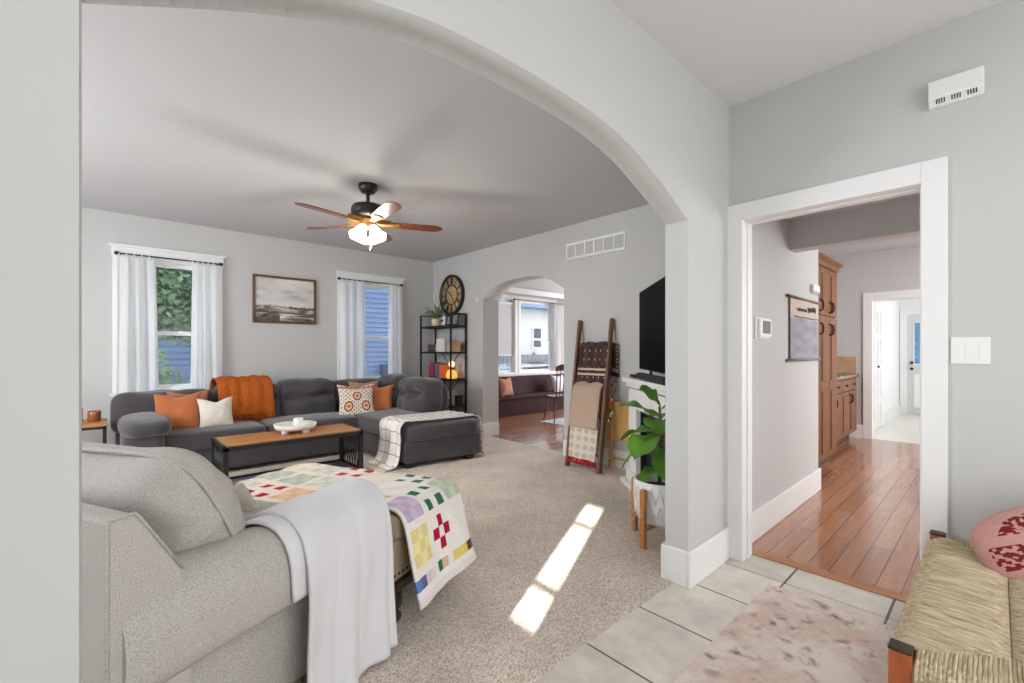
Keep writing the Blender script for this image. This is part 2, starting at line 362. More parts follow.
# big arch wall, Y 1.11 .. 1.24, opening X -0.034 .. 2.285
XL, XR = -.034, 2.287; XC = (XL+XR)/2; HW = (XR-XL)/2
ARC = [(0, 2.232), (.05, 2.231), (.15, 2.229), (.25, 2.224), (.33, 2.219), (.42, 2.209), (.5, 2.195), (.6, 2.173), (.7, 2.144), (.78, 2.113), (.9, 2.066), (1.0, 2.021), (1.08, 1.984), (HW, 1.947)]
def arc_pts(half):
    L_ = [(-d, z) for d, z in reversed(half)] + [(d, z) for d, z in half[1:]]
    return [tuple(p) for p in smooth_path(L_, 48)]
def arch_mesh(pts, lo, hi, top, to3, d0, d1):
    m = MB()
    for (p0, z0), (p1, z1) in zip(pts, pts[1:]):
        v = [to3(p, z, d) for d in (d0, d1) for p, z in ((p0, z0), (p1, z1), (p1, top), (p0, top))]
        m.add(v, [(0, 1, 2, 3), (7, 6, 5, 4), (0, 4, 5, 1), (3, 2, 6, 7)])
        m.sm.add(len(m.f)-2)
    for a, b in ((lo, pts[0][0]), (pts[-1][0], hi)):
        m.add([to3(p, z, d) for d in (d0, d1) for p, z in ((a, 0), (b, 0), (b, top), (a, top))],
              [(0, 1, 2, 3), (7, 6, 5, 4), (0, 4, 5, 1), (3, 2, 6, 7), (0, 3, 7, 4), (1, 5, 6, 2)])
    return m
pts = [(XC+d, z) for d, z in arc_pts(ARC)]
pts[0] = (XL, pts[0][1]); pts[-1] = (XR, pts[-1][1])
struct('wall_arch', arch_mesh(pts, -2.6, 2.95, H, lambda p, z, d: (p, d, z), 1.11, 1.24), M['wall'])
# wall beyond the living room with its smaller arch, X 4.07 .. 4.27
A2 = [(5.07, 2.0), (4.9, 2.128), (4.75, 2.185), (4.6, 2.212), (4.45, 2.228), (4.29, 2.234), (4.13, 2.228), (4.0, 2.212), (3.87, 2.183), (3.72, 2.12), (3.517, 1.998)]
p2 = [tuple(p) for p in smooth_path(list(reversed(A2)), 40)]
struct('wall_right', arch_mesh(p2, 1.2, 7.05, H, lambda p, z, d: (d, p, z), AX, AX+.3), M['wall'])
# window wall
WIN = [(.13, .99, .80, 2.28), (2.53, 3.42, .80, 2.28)]
def wall_with_holes(x0, x1, z1, holes, to3):
    m = MB(); xs = x0
    def q(a, b, c, d):
        v = [to3(p, z, t) for t in (0, 1) for p, z in ((a, c), (b, c), (b, d), (a, d))]
        m.add(v, [(0, 1, 2, 3), (7, 6, 5, 4), (0, 4, 5, 1), (3, 2, 6, 7), (0, 3, 7, 4), (1, 5, 6, 2)])
    for a, b, c, d in sorted(holes):
        q(xs, a, 0, z1); q(a, b, d, z1); xs = b
        if c > 0: q(a, b, 0, c)
    q(xs, x1, 0, z1); return m
struct('wall_back', wall_with_holes(-2.6, AX, H, WIN, lambda p, z, t: (p, AY+.15*t, z)), M['wall'])
struct('wall_left', bx(-2.6, -2.5, 1.24, AY, 0, H), M['wall'])
# entry room: its far side has the kitchen doorway
struct('wall_entry_right', wall_with_holes(-2.45, 1.11, H, [(.235, 1.03, 0, 2.035)], lambda p, z, t: (2.82+.13*t, p, z)), M['wall'])
struct('wall_entry_back', bx(-1.3, 2.95, -2.55, -2.45, 0, H), M['wall'])
struct('wall_entry_left', wall_with_holes(-2.55, 1.11, H, [(.085, .31, .98, 1.585)], lambda p, z, t: (-1.3+.1*t, p, z)), M['wall'])
# kitchen
struct('wall_kitchen_left', MB().box(2.95, 4.79, 1.10, 1.24, 0, H).box(4.79, 8.1, 2.0, 2.1, 0, 2.66).box(4.69, 4.79, 1.24, 2.0, 0, 2.66), M['wall'])
struct('wall_kitchen_far', wall_with_holes(-2.3, 2.0, 2.66, [(.3, 1.2, 0, 1.97)], lambda p, z, t: (8.04+.13*t, p, z)), M['wall'])
struct('wall_kitchen_right', bx(2.9, 8.2, -2.4, -2.3, 0, 2.7), M['wall'])
struct('trim_kitchen_beam', MB().box(3.95, 4.09, -2.3, 1.10, 2.04, 2.7), M['wall'])
M['mud'] = mat('bright white paint', (240, 240, 240), .6)
struct('wall_mud_room', MB().box(8.17, 11.8, 1.32, 1.42, 0, 2.5).box(11.72, 11.82, -.8, 1.42, 0, 2.5).box(8.17, 11.8, -.8, -.7, 0, 2.5), M['mud'])
# dining room
DW = [(5.15, 6.40, .78, 2.36), (6.56, 7.62, .78, 2.36)]
struct('wall_dining_back', wall_with_holes(AX+.3, 9.4, H, DW, lambda p, z, t: (p, 6.9+.15*t, z)), M['wall'])
struct('wall_dining_far', MB().box(9.3, 9.4, 2.2, 6.9, 0, H).box(AX+.2, 9.4, 2.2, 2.3, 0, H), M['wall'])
struct('trim_dining_beam', bx(AX+.2, 9.3, 6.25, 6.9, 2.42, H), M['wall'])
struct('trim_dining_crown', bx(AX+.2, 9.3, 6.22, 6.26, 2.36, 2.46), M['trim'])

# baseboards
BH = .185
def base(name, segs):
    m = MB()
    for x0, x1, y0, y1 in segs: m.box(x0, x1, y0, y1, -.008, BH)
    return struct(name, m, M['trim'], bevel=.006)
base('baseboard_arch', [(XR-.018, 2.80, 1.09, 1.11), (XR-.018, XR, 1.11, 1.24), (XR-.018, 2.9, 1.24, 1.26), (-1.28, XL+.018, 1.09, 1.11), (XL, XL+.018, 1.11, 1.24)])
base('baseboard_right', [(AX-.018, AX, 5.07-.018, 6.4), (AX-.018, AX+.3, 5.052, 5.07), (AX-.018, AX, 2.45, 3.517), (AX, AX+.3, 3.517, 3.535)])
base('baseboard_back', [(-2.5, AX, AY-.018, AY)])
base('baseboard_kitchen', [(2.95, 4.808, 1.08, 1.10), (8.02, 8.04, 1.30, 1.99)])
base('baseboard_mud_room', [(9.75, 11.7, 1.30, 1.32)])
base('baseboard_entry', [(2.80, 2.82, -2.4, .14)])

# kitchen doorway casing (trim), jamb liner and inner bead
def casing(name, y0, y1, zt, x, sgn, w=.10, jx0=None, jx1=None, head=.095):
    m = MB(); t = .022*sgn; xa, xb = min(x, x-t), max(x, x-t)
    m.box(xa, xb, y1-.005, y1+w, 0-.008, zt+head); m.box(xa, xb, y0-w, y0+.005, -.008, zt+head); m.box(xa, xb, y0+.005, y1-.005, zt-.005, zt+head)
    if jx0 is not None:
        m.box(jx0, jx1, y1-.006, y1, -.008, zt); m.box(jx0, jx1, y0, y0+.006, -.008, zt); m.box(jx0, jx1, y0+.006, y1-.006, zt-.006, zt)
        xm = (jx0+jx1)/2
        m.box(xm-.02, xm+.02, y1-.014, y1-.006, -.008, zt-.006); m.box(xm-.02, xm+.02, y0+.006, y0+.014, -.008, zt-.006); m.box(xm-.02, xm+.02, y0+.014, y1-.014, zt-.014, zt-.006)
    return struct(name, m, M['trim'], bevel=.003)
casing('trim_kitchen_doorway', .235, 1.03, 2.035, 2.82, 1, .085, 2.815, 2.955)
casing('trim_mud_room_doorway', .3, 1.2, 1.97, 8.04, 1, .10, 8.035, 8.175, .11)

# ------------------------------------------------------------------ windows
def window(name, x0, x1, z0, z1, y, wide, rail=1.445, blind=False):
    """double hung window in a wall facing -Y; casing on the room side at y"""
    f = MB(); c0, c1 = x0-.07, x1+.07
    f.box(c0, x0+.005, y-.022, y, z0-.02, z1+.01).box(x1-.005, c1, y-.022, y, z0-.02, z1+.01)
    f.box(c0-.01, c1+.01, y-.026, y, z1, z1+.095).box(c0-.03, c1+.03, y-.055, y, z1+.095, z1+.12)
    f.box(c0-.02, c1+.02, y-.05, y+.03, z0-.035, z0)
    f.box(c0, c1, y-.02, y, z0-.1, z0-.035)
    f.box(x0, x0+.02, y, y+.15, z0, z1).box(x1-.02, x1, y, y+.15, z0, z1).box(x0+.02, x1-.02, y, y+.15, z1-.02, z1).box(x0+.02, x1-.02, y, y+.15, z0, z0+.02)
    o = struct(name, f, M['trim'], bevel=.003)
    for nm, za, zb, yy in (('lower_sash', z0+.02, rail+.03, y+.05), ('upper_sash', rail-.01, z1-.02, y+.09)):
        s = MB(); a, b = x0+.022, x1-.022; w = .045
        s.box(a, a+w, yy, yy+.035, za, zb).box(b-w, b, yy, yy+.035, za, zb).box(a+w, b-w, yy, yy+.035, za, za+w).box(a+w, b-w, yy, yy+.035, zb-w, zb)
        so = s.build(nm, M['trim'], o)
        bx(a+w-.005, b-w+.005, yy+.014, yy+.02, za+w-.005, zb-w+.005).build('pane', M['glass'], so)
    return o
w1 = window('window_1', *WIN[0], AY, 0)
w2 = window('window_2', *WIN[1], AY, 0)
w3 = window('window_3', *DW[0], 6.9, 0, 1.5)
w4 = window('window_4', *DW[1], 6.9, 0, 1.5)
# the narrow light beside the front door that lets the sun strip in
f = MB(); f.box(-1.3, -1.2, .08, .095, .965, 1.6).box(-1.3, -1.2, .30, .315, .965, 1.6).box(-1.3, -1.2, .095, .30, .965, .985).box(-1.3, -1.2, .095, .30, 1.58, 1.6)
f.box(-1.26, -1.24, .095, .30, 1.105, 1.128).box(-1.26, -1.24, .095, .30, 1.413, 1.433)
w5 = struct('window_5', f, M['trim'])
bx(-1.253, -1.247, .095, .30, .985, 1.58).build('pane', M['glass'], w5)

# unseen blocks added to keep direct sun off the outdoor scenery
struct('sun_block_side', bx(-10, -2.65, 3.0, 6.5, -.5, 9), M['wall'])
struct('sun_block_upper', bx(-2.6, 9.45, -2.6, 6.5, 2.86, 9), M['wall'])
# ------------------------------------------------------------------ outside the windows
struct('ground_lawn', bx(-6, 16, 7.06, 16, -.7, -.5), M['lawn'])
def siding(x0, x1, y, z0, z1, pitch=.125):
    m = MB(); z = z0
    while z < z1-1e-6:
        zz = min(z+pitch, z1)
        v = [(x0, y-.018, z), (x1, y-.018, z), (x1, y, zz), (x0, y, zz), (x0, y+.1, z), (x1, y+.1, z), (x1, y+.1, zz), (x0, y+.1, zz)]
        m.add(v, [(0, 1, 2, 3), (7, 6, 5, 4), (0, 4, 5, 1), (3, 2, 6, 7), (0, 3, 7, 4), (1, 5, 6, 2)]); z = zz
    return m
h = thing('blue_house', 'neighbouring house with blue lap siding seen through the living room windows', 'house', (1.8, 9.6, -.5))
siding(-2.4, 6.0, 9.5, -.3, 5.2, .11).build('siding_wall', M['bluesiding'], h)
MB().box(-2.4, 6.0, 9.45, 9.7, -.5, -.3).build('foundation', mat('grey concrete', (130, 128, 126), .9), h)
m = MB(); m.add([(-2.9, 9.0, 5.15), (6.5, 9.0, 5.15), (6.5, 12, 6.6), (-2.9, 12, 6.6)], [(0, 1, 2, 3)]); m.build('roof', mat('slate roof shingle', (70, 72, 76), .9), h, solid=.1)
m = MB(); m.box(4.62, 4.82, 9.36, 9.48, .55, .95); m.tube([(4.72, 9.43, -.5), (4.72, 9.43, .55)], .025, 8); m.tube([(4.2, 9.43, .5), (5.4, 9.43, .5)], .03, 8)
m.build('utility_meter', mat('grey meter housing', (96, 104, 122), .6), h)

def leafy(name, label, cat, center, rad, n, size, col, trunk=None, seed=1):
    random.seed(seed); t = thing(name, label, cat, (center[0], center[1], -.5)); m = MB(); cs = []
    for i in range(n):
        while True:
            p = Vector((random.uniform(-1, 1), random.uniform(-1, 1), random.uniform(-1, 1)))
            if .25 < p.length < 1: break
        p = Vector((p.x*rad[0], p.y*rad[1], p.z*rad[2])) + Vector(center)
        a = Vector((random.uniform(-1, 1), random.uniform(-1, 1), random.uniform(-.6, .6))).normalized(); b = a.orthogonal().normalized(); b.rotate(Matrix.Rotation(random.uniform(0, 6), 3, a))
        s = size*random.uniform(.6, 1.3); q = [p, p+a*s*.5+b*s*.28, p+a*s, p+a*s*.5-b*s*.28]
        m.add([tuple(x) for x in q], [(0, 1, 2, 3)])
    m.build('foliage', col, t)
    if trunk: MB().tube(trunk, [.09, .07, .05, .03], 8).build('trunk', M['stem'], t)
    return t
M['treeleaf'] = mat('broad tree leaf', (214, 226, 200), .4, (9, .55), None, rgb2=(104, 138, 88), transl=.35)
leafy('garden_tree', 'green leafy tree outside the living room window left of the painting', 'tree', (.75, 8.1, 2.3), (.9, .6, .95), 6000, .11, M['treeleaf'], [(.3, 8.6, -.5), (.32, 8.6, .6), (.5, 8.5, 1.6), (.7, 8.4, 2.6)], 3)
leafy('garden_shrub', 'pale green shrub low at the left of the living room window', 'shrub', (.5, 7.75, .95), (.17, .2, .38), 420, .08, M['treeleaf'], [(.48, 7.7, -.5), (.48, 7.7, .1), (.48, 7.7, .6), (.48, 7.7, .9)], 5)
random.seed(12); t = thing('strappy_plant', 'spiky strap leaved plant just outside the window behind the charcoal sofa', 'plant', (.78, 7.2, -.5)); m = MB()
for i in range(46):
    a = random.uniform(0, 2*PI); l = random.uniform(.5, .85); k = random.uniform(.25, .6)
    d = Vector((math.cos(a), math.sin(a), 0)); s_ = Vector((-d.y, d.x, 0))*.014
    ps = [Vector((.78, 7.2, .5)) + d*k*l*tt + Vector((0, 0, l*(tt-.55*tt*tt*k*1.5))) for tt in (0, .35, .7, 1)]
    m.add([tuple(p+s_*w*e) for p, w in zip(ps, (1, 1.1, .8, .1)) for e in (-1, 1)], [(0, 1, 3, 2), (2, 3, 5, 4), (4, 5, 7, 6)])
m.build('foliage', mat('strap leaf', (176, 190, 150), .5, (8, .4), None, rgb2=(96, 130, 80), transl=.2), t)
MB().lathe([(.16, -.5), (.2, .2), (.14, .52), (.0, .53)], (.78, 7.2, 0), 14).build('leaf_base', M['leafdark'], t)
# beyond the dining room windows
h = thing('cream_house', 'cream house with a slate blue roof across the street from the dining room', 'house', (12.2, 13.2, -.5))
siding(8.6, 15.6, 13.0, -.4, 3.0, .16).build('siding_wall', M['beigesiding'], h)
m = MB(); m.add([(8.3, 12.5, 2.95), (15.9, 12.5, 2.95), (15.9, 15.5, 5.0), (8.3, 15.5, 5.0)], [(0, 1, 2, 3)]); m.build('roof', mat('slate blue roof', (96, 116, 140), .8), h, solid=.12)
o = MB().box(13.0, 13.55, 12.93, 13.0, 1.35, 2.25).build('window', M['trim'], h); bx(13.06, 13.49, 12.91, 12.935, 1.41, 2.19).build('pane', mat('dark window glass', (40, 48, 58), .1), o)
t = thing('picket_fence', 'grey vertical board fence in front of the cream house', 'fence', (11.5, 11.6, -.5)); m = MB()
for i in range(40): m.box(9.2+i*.13, 9.2+i*.13+.105, 11.6, 11.625, -.5, 1.12)
m.build('board_panel', mat('weathered fence board', (150, 150, 154), .85, (6, .2)), t)
fpm = mat('fence post', (120, 120, 124), .85)
for i in range(5): bx(9.2+i*1.28, 9.29+i*1.28, 11.63, 11.72, -.5, 1.2).build('post', fpm, t)
def car(label, loc, rz, colour):
    c = thing('parked_car', label, 'car', loc, rz)
    side = [(-2.1, .3), (-2.1, .75), (-1.9, .85), (-1.25, .92), (-.75, 1.4), (.75, 1.42), (1.35, .95), (2.0, .85), (2.15, .6), (2.15, .3)]
    MB().prism(side, lambda p, q, d: (p, d, q), -.85, .85).build('body', colour, c, local=True, bevel=.08)
    MB().prism([(-1.08, .95), (-.68, 1.34), (.68, 1.35), (1.16, .97)], lambda p, q, d: (p, d, q), -.862, .862).build('side_window', M['screen'], c, local=True)
    for x in (-1.35, 1.35):
        for y in (-.8, .8):
            MB().lathe([(.0, -.1), (.3, -.1), (.33, -.06), (.33, .06), (.3, .1), (0, .1)], (0, 0, 0), 18, Matrix.Translation((x, y, .33)) @ Matrix.Rotation(PI/2, 4, 'X')).build('wheel', M['black'], c, local=True)
    return c
car('dark parked car with glossy windows outside the dining room right window', (11.7, 10.3, -.5), .03, mat('deep maroon car paint', (58, 40, 46), .25, coat=.5))
car('grey parked car low behind the shade of the dining room left window', (7.3, 8.1, -.5), .03, mat('grey car paint', (96, 104, 116), .25, coat=.5))
# roller shade in the left dining window
t = thing('roller_shade', 'white roller shade pulled most of the way down in the dining window', 'blind', (5.78, 6.93, 1.2))
bx(5.19, 6.38, 6.925, 6.929, 1.17, 2.24).build('fabric', mat('white shade cloth', (232, 232, 232), .9, transl=.3), t)
MB().tube([(5.18, 6.925, 2.255), (6.39, 6.925, 2.255)], .018, 10).build('roller', M['white'], t)
bx(5.19, 6.38, 6.92, 6.934, 1.15, 1.175).build('hem_bar', M['white'], t)

# ------------------------------------------------------------------ curtains and rods
def rod(x0, x1, y, z, label, group):
    t = thing('curtain_rod', label, 'curtain rod', ((x0+x1)/2, y, z), group=group)
    MB().tube([(x0, y, z), (x1, y, z)], .008, 8).build('pole', M['black'], t)
    for x in (x0, x1):
        MB().lathe([(0, -.022), (.014, -.02), (.02, -.008), (.02, .008), (.012, .02), (0, .022)], (0, 0, 0), 12, Matrix.Translation((x, y, z)) @ Matrix.Rotation(PI/2, 4, 'Y')).build('finial', M['black'], t)
        MB().bar((x+(.03 if x == x0 else -.03), y, z), (x+(.03 if x == x0 else -.03), AY-.026 if y < 6.5 else 6.874, z), .012).build('bracket', M['black'], t)
    return t
rod(.095, 1.03, AY-.1, 2.29, 'black curtain rod over the window with the tree outside', 'curtain rods')
rod(2.45, 3.43, AY-.1, 2.28, 'black curtain rod over the window near the room corner', 'curtain rods')
def curtain(x0, x1, y, z0, z1, folds, label, xb0=None, xb1=None, amp=.032, seed=0):
    t = thing('sheer_curtain', label, 'curtain', ((x0+x1)/2, y, z0))
    xb0 = x0 if xb0 is None else xb0; xb1 = x1 if xb1 is None else xb1
    def fn(u, v):
        a = x0+(x1-x0)*u; b = xb0+(xb1-xb0)*u; w = u*folds*2*PI + seed
        yy = y + amp*(.35+.65*min(1, v*3))*(math.sin(w) + .35*math.sin(2.3*w+1.3*v))
        return (a+(b-a)*v + .006*math.sin(w*1.7), yy, z1+(z0-z1)*v)
    MB().grid(fn, folds*14, 26).build('cloth', M['curtain'], t)
    for i in range(5):
        x = x0+(x1-x0)*(i+.5)/5
        MB().tube([(x-.022, y, z1-.02), (x-.022, y-.016, z1+.02), (x-.022, y, z1+.036), (x-.022, y+.016, z1+.02), (x-.022, y, z1-.02)], .006, 6).build('tab', M['curtain'], t)
curtain(.10, .415, AY-.1, .06, 2.262, 3, 'left sheer white curtain of the window with the tree outside', .09, .45)
curtain(.745, 1.0, AY-.1, .06, 2.262, 3, 'right sheer white curtain of the window with the tree outside', .72, 1.03, seed=1)
curtain(2.475, 2.84, AY-.1, .06, 2.252, 3, 'left sheer white curtain of the corner window beside the bookshelf', 2.48, 2.87, seed=2)
curtain(3.215, 3.41, AY-.1, .06, 2.252, 3, 'right sheer white curtain of the corner window beside the bookshelf', 3.2, 3.43, seed=.5)
t = rod(6.3, 8.2, 6.8, 2.33, 'dark curtain rod over the dining room windows', 'curtain rods')
curtain(7.58, 8.0, 6.8, .85, 2.3, 6, 'white curtain at the right of the dining room window', 7.58, 8.0)

# ------------------------------------------------------------------ charcoal sectional sofa
sf = thing('sectional_sofa', 'charcoal velour sectional sofa with a chaise along the window wall', 'sofa', (1.7, 5.7, 0))
SM = M['sofa']
m = MB().soft((1.36, 5.72, .17), (1.25, .42, .13), 12, 8); m.build('base', SM, sf)
m = MB(); CH = []
m.prism([(2.345, 4.215), (3.25, 4.09), (3.3, 6.12), (2.28, 6.12)], lambda p, q, d: (p, q, d), .05, .285); m.build('chaise_base', SM, sf, bevel=.02)
def soft_quad(poly, z0, z1, rnd=.06, seg=14, puff=.02, wr=.006, seed=0):
    """cushion whose plan is the quad poly"""
    m = MB().soft((0, 0, 0), (1, 1, 1), 9, seg, (0, 0, .0)); vs = []
    a, b, c, d = [Vector(p) for p in poly]
    for x, y, z in m.v:
        u, v = (x+1)/2, (y+1)/2; p = a.lerp(b, u).lerp(d.lerp(c, u), v)
        zz = (z0+z1)/2 + z*(z1-z0)/2 + (puff*(1-x*x)*(1-y*y) if z > 0 else 0)
        zz += wr*noise.noise(Vector((p.x*4+seed, p.y*4, z*2)))
        vs.append((p.x, p.y, zz))
    m.v = vs; return m
for i, (a, b) in enumerate(((.36, 1.3), (1.3, 2.32))):
    soft_quad([(a, 5.26), (b, 5.27), (b, 5.95), (a, 5.95)], .27, .455, seed=i).build('seat_cushion', SM, sf)
soft_quad([(2.32, 4.19), (3.275, 4.05), (3.32, 6.0), (2.28, 6.0)], .27, .465, seed=5, seg=20).build('chaise_cushion', SM, sf)
def back_cushion(x0, x1, y, z0, z1, thick, tuft=2, rot=0, seed=0, lean=.12, top=None):
    """upright back cushion facing -Y, tufted"""
    w = (x1-x0)/2; h_ = (z1-z0)/2
    m = MB().soft((0, 0, 0), (1, 1, 1), 5, 26); vs = []
    for x, y_, z in m.v:
        px = x*w; pz = z*h_; py = y_*thick/2
        if y_ < 0:
            py -= .075*(1-x*x)*(1-z*z)
            for k in range(tuft):
                tx = -w + 2*w*(k+.5)/tuft; d = ((px-tx)/.10)**2 + ((pz-h_*.12)/.06)**2; py += .085*math.exp(-d)
                py += .05*math.exp(-((pz-h_*.12-.03*math.sin(px*9))/.035)**2)*math.exp(-((px-tx)/.22)**2)
        pz += .018*noise.noise(Vector((px*6+seed*9, pz*3, y_))); py += .022*noise.noise(Vector((px*6+seed, pz*8+seed*5, y_*2)))
        py += lean*pz
        vs.append((px, py, pz))
    m.v = vs; Mx = Matrix.Translation(((x0+x1)/2, y, (z0+z1)/2)) @ Matrix.Rotation(rot, 4, 'Z')
    m.v = [tuple(Mx @ Vector(p)) for p in m.v]
    return m
MB().soft((1.2, 6.09, .46), (1.12, .1, .3), 10, 8).box(.09, 2.2, 6.02, 6.18, .06, .2).build('back_frame', SM, sf)
back_cushion(.04, .92, 5.99, .40, .83, .27, 0, 0, 1).build('back_cushion', SM, sf)
back_cushion(.90, 1.57, 5.98, .40, .885, .26, 2, 0, 2).build('back_cushion', SM, sf)
back_cushion(1.56, 2.24, 5.97, .40, .90, .28, 2, 0, 3).build('back_cushion', SM, sf)
back_cushion(2.2, 2.98, 6.0, .40, .865, .26, 2, -.12, 4).build('back_cushion', SM, sf)
MB().soft((3.26, 5.52, .45), (.085, .66, .37), 10, 8).build('side_back_frame', SM, sf)
back_cushion(-.33, .33, 0, .42, .91, .30, 2, 0, 5)
for (yc, hw, sd, zt, rz) in ((5.17, .37, 5, .90, -PI/2-.04), (5.83, .33, 6, .915, -PI/2+.06)):
    m = back_cushion(-hw, hw, 0, .43, zt, .33, 2, 0, sd); c = (.43+zt)/2
    R_ = Matrix.Translation((3.08, yc, 0)) @ Matrix.Rotation(rz, 4, 'Z'); m.v = [tuple(R_ @ Vector(p)) for p in m.v]; m.build('back_cushion', SM, sf)
MB().soft((.265, 5.62, .28), (.155, .43, .24), 8, 8).build('arm', SM, sf)
m = MB().soft((.285, 5.55, .54), (.195, .43, .085), 3.2, 12, (0, 0, .02), wr=.012, wscale=4); m.build('arm_pad', SM, sf)
for x, y in ((.16, 5.3), (2.4, 4.27), (3.13, 4.17), (2.34, 5.9), (.16, 6.05), (3.2, 6.0)):
    bx(x-.045, x+.045, y-.045, y+.045, 0, .07).build('foot', M['black'], sf)

# throws and cushions on the sofa
def pillow(name, label, c, w, h_, thick, rz, tilt, m_, chop=.0, colf=None, pinch=.12, cat='pillow', roll=0, n=26, rnd=0):
    t = MB(); Mx = Matrix.Translation(c) @ Matrix.Rotation(rz, 4, 'Z') @ Matrix.Rotation(tilt, 4, 'X') @ Matrix.Rotation(roll, 4, 'Y')
    def mk(sgn):
        def fn(u, v):
            x, z = 2*u-1, 2*v-1
            e = max(0, (1-abs(x)**2.6))*max(0, (1-abs(z)**2.6))
            px = x*(1-pinch*(1-z*z)); pz = z*(1-pinch*(1-x*x))
            if rnd:
                g = max(abs(x), abs(z), 1e-6)/max(1e-6, (abs(x)**rnd+abs(z)**rnd)**(1/rnd)); px *= g; pz *= g
            if z > 0: pz -= chop*math.exp(-(x/.38)**2)*z*z
            d = sgn*thick/2*e**.45
            d += .006*noise.noise(Vector((px*3+c[0]*5, pz*3, sgn)))*e
            return (px*w/2, d, pz*h_/2)
        return fn
    for sgn in (-1, 1): t.grid(mk(sgn), n, n, colf if colf else None, Mx)
    return t.build(name, m_, label=label, cat=cat)
pillow('throw_pillow', 'orange velvet pillow at the left arm of the charcoal sofa', (.545, 5.62, .62), .40, .42, .16, -.15, -.25, M['rust'], .16)
pillow('throw_pillow', 'dusty rust pillow tucked behind the orange velvet pillow at the sofa arm', (.66, 5.79, .635), .38, .40, .12, .1, -.2, mat('dusty rust velvet', (184, 118, 92), .9, (20, .15), (90, .2, .003)), .1)
pillow('throw_pillow', 'cream textured pillow with a dented top beside the orange velvet pillow', (.865, 5.55, .595), .33, .34, .15, .1, -.28, M['cream'], .2)
def ikat(u, v):
    x, y = (u-.5), (v-.5)
    base_ = (232, 222, 208)
    for cx, cy in ((0, .14), (-.25, -.2), (.25, -.2)):
        d = math.hypot((x-cx)*1.0, (y-cy)*.78)
        if d < .05: return (196, 120, 60)
        if d < .085: return (236, 214, 190)
        if d < .135: return (142, 66, 58) if math.sin(math.atan2(y-cy, x-cx)*9) > -.4 else (200, 140, 110)
        if d < .16: return (236, 226, 212)
    if math.sin(x*52)*math.sin(y*52) > .45: return (150, 70, 60)
    if abs(y-.4) < .03 and abs(x) > .15: return (196, 120, 66)
    return base_
pillow('throw_pillow', 'cream patterned pillow with burgundy medallions in the sofa corner', (2.36, 5.5, .62), .46, .43, .14, -.25, -.3, M['painted'], .2, ikat, n=64)
pillow('throw_pillow', 'brown tan pillow peeking out behind the patterned medallion pillow', (2.56, 5.72, .645), .40, .42, .12, -.2, -.2, mat('brown tan weave', (176, 138, 112), .9, (40, .25), (90, .3, .003)), .05)
pillow('throw_pillow', 'plain burnt orange pillow leaning at the chaise end of the sofa corner', (2.70, 5.56, .61), .35, .39, .15, -.55, -.2, M['rust'], .1)

t = thing('orange_throw', 'fringed orange knitted throw draped over the back of the sofa', 'throw blanket', (1.2, 5.9, .45))
P_ = [(6.22, .60), (6.215, .80), (6.15, .895), (6.02, .915), (5.885, .875), (5.82, .74), (5.79, .60), (5.775, .52)]
cloth(P_, lambda s: .93-.03*(1-s), lambda s: 1.46+.02*s, lambda a, p, q: (a, p, q), 44, 34, lambda u, s: -.03+.006*math.sin(u*31+2*s)+.006*math.sin(u*13+3*s)).build('blanket', M['rustknit'], t, solid=.012)
m = MB(); random.seed(4)
for i in range(46):
    x = .93+.54*i/45; l = random.uniform(.07, .11)
    m.tube([(x, 5.742, .53), (x+random.uniform(-.012, .012), 5.735, .53-l*.5), (x+random.uniform(-.02, .02), 5.74, .53-l)], .005, 5)
m.build('fringe', M['rustknit'], t)

# cream grid throw across the chaise
def gridcol(u, v):
    a = (u*4+.3) % 1; b = (v*16+.3) % 1
    return (186, 166, 156) if a < .06 or b < .1 else (236, 232, 228)
t = thing('cream_throw', 'cream throw with a thin dark grid draped across the chaise', 'throw blanket', (2.75, 4.45, 0))
P_ = [(2.14, .02), (2.24, .03), (2.285, .12), (2.30, .30), (2.29, .42), (2.318, .478), (2.39, .5), (2.7, .496), (3.0, .494), (3.24, .488), (3.312, .42), (3.318, .25), (3.325, .06), (3.35, .02)]
cloth(P_, lambda s: 4.245-.13*s+.012*math.sin(9*s), lambda s: 4.76-.12*s+.1*max(0, .25-s), lambda a, p, q: (p, a, q), 60, 144, lambda u, s: .012*math.sin(u*17+4*s)*(1 if s < .32 or s > .75 else .25), gridcol).build('blanket', M['painted'], t, solid=.008)
m = MB(); random.seed(6)
for i in range(40):
    y = 4.25+.52*i/39; m.tube([(2.15, y, .022), (2.11, y+random.uniform(-.01, .01), .012), (2.07+random.uniform(-.01, .02), y+random.uniform(-.02, .02), .008)], .004, 5)
m.build('fringe', M['cream'], t)

# ------------------------------------------------------------------ coffee table and tray
t = thing('coffee_table', 'low coffee table with a honey wood top and black metal frame', 'coffee table', (1.33, 4.67, 0))
X0, X1, Y0, Y1, ZT = .735, 1.96, 4.40, 4.94, .445
m = MB()
for i in range(4): m.box(X0+.02, X1-.02, Y0+.015+i*.1275, Y0+.015+(i+1)*.1275-.002, ZT-.035, ZT)
m.build('table_top', M['tableoak'], t, bevel=.002)
m = MB(); m.box(X0, X0+.02, Y0, Y1, ZT-.045, ZT+.002).box(X1-.02, X1, Y0, Y1, ZT-.045, ZT+.002).box(X0+.02, X1-.02, Y0, Y0+.015, ZT-.05, ZT-.012).box(X0+.02, X1-.02, Y1-.015, Y1, ZT-.05, ZT-.012)
m.build('top_frame', M['black'], t)
for x in (X0+.02, X1-.02):
    for y in (Y0+.02, Y1-.02): bx(x-.02, x+.02, y-.02, y+.02, 0, ZT-.02).build('leg', M['black'], t)
m = MB()
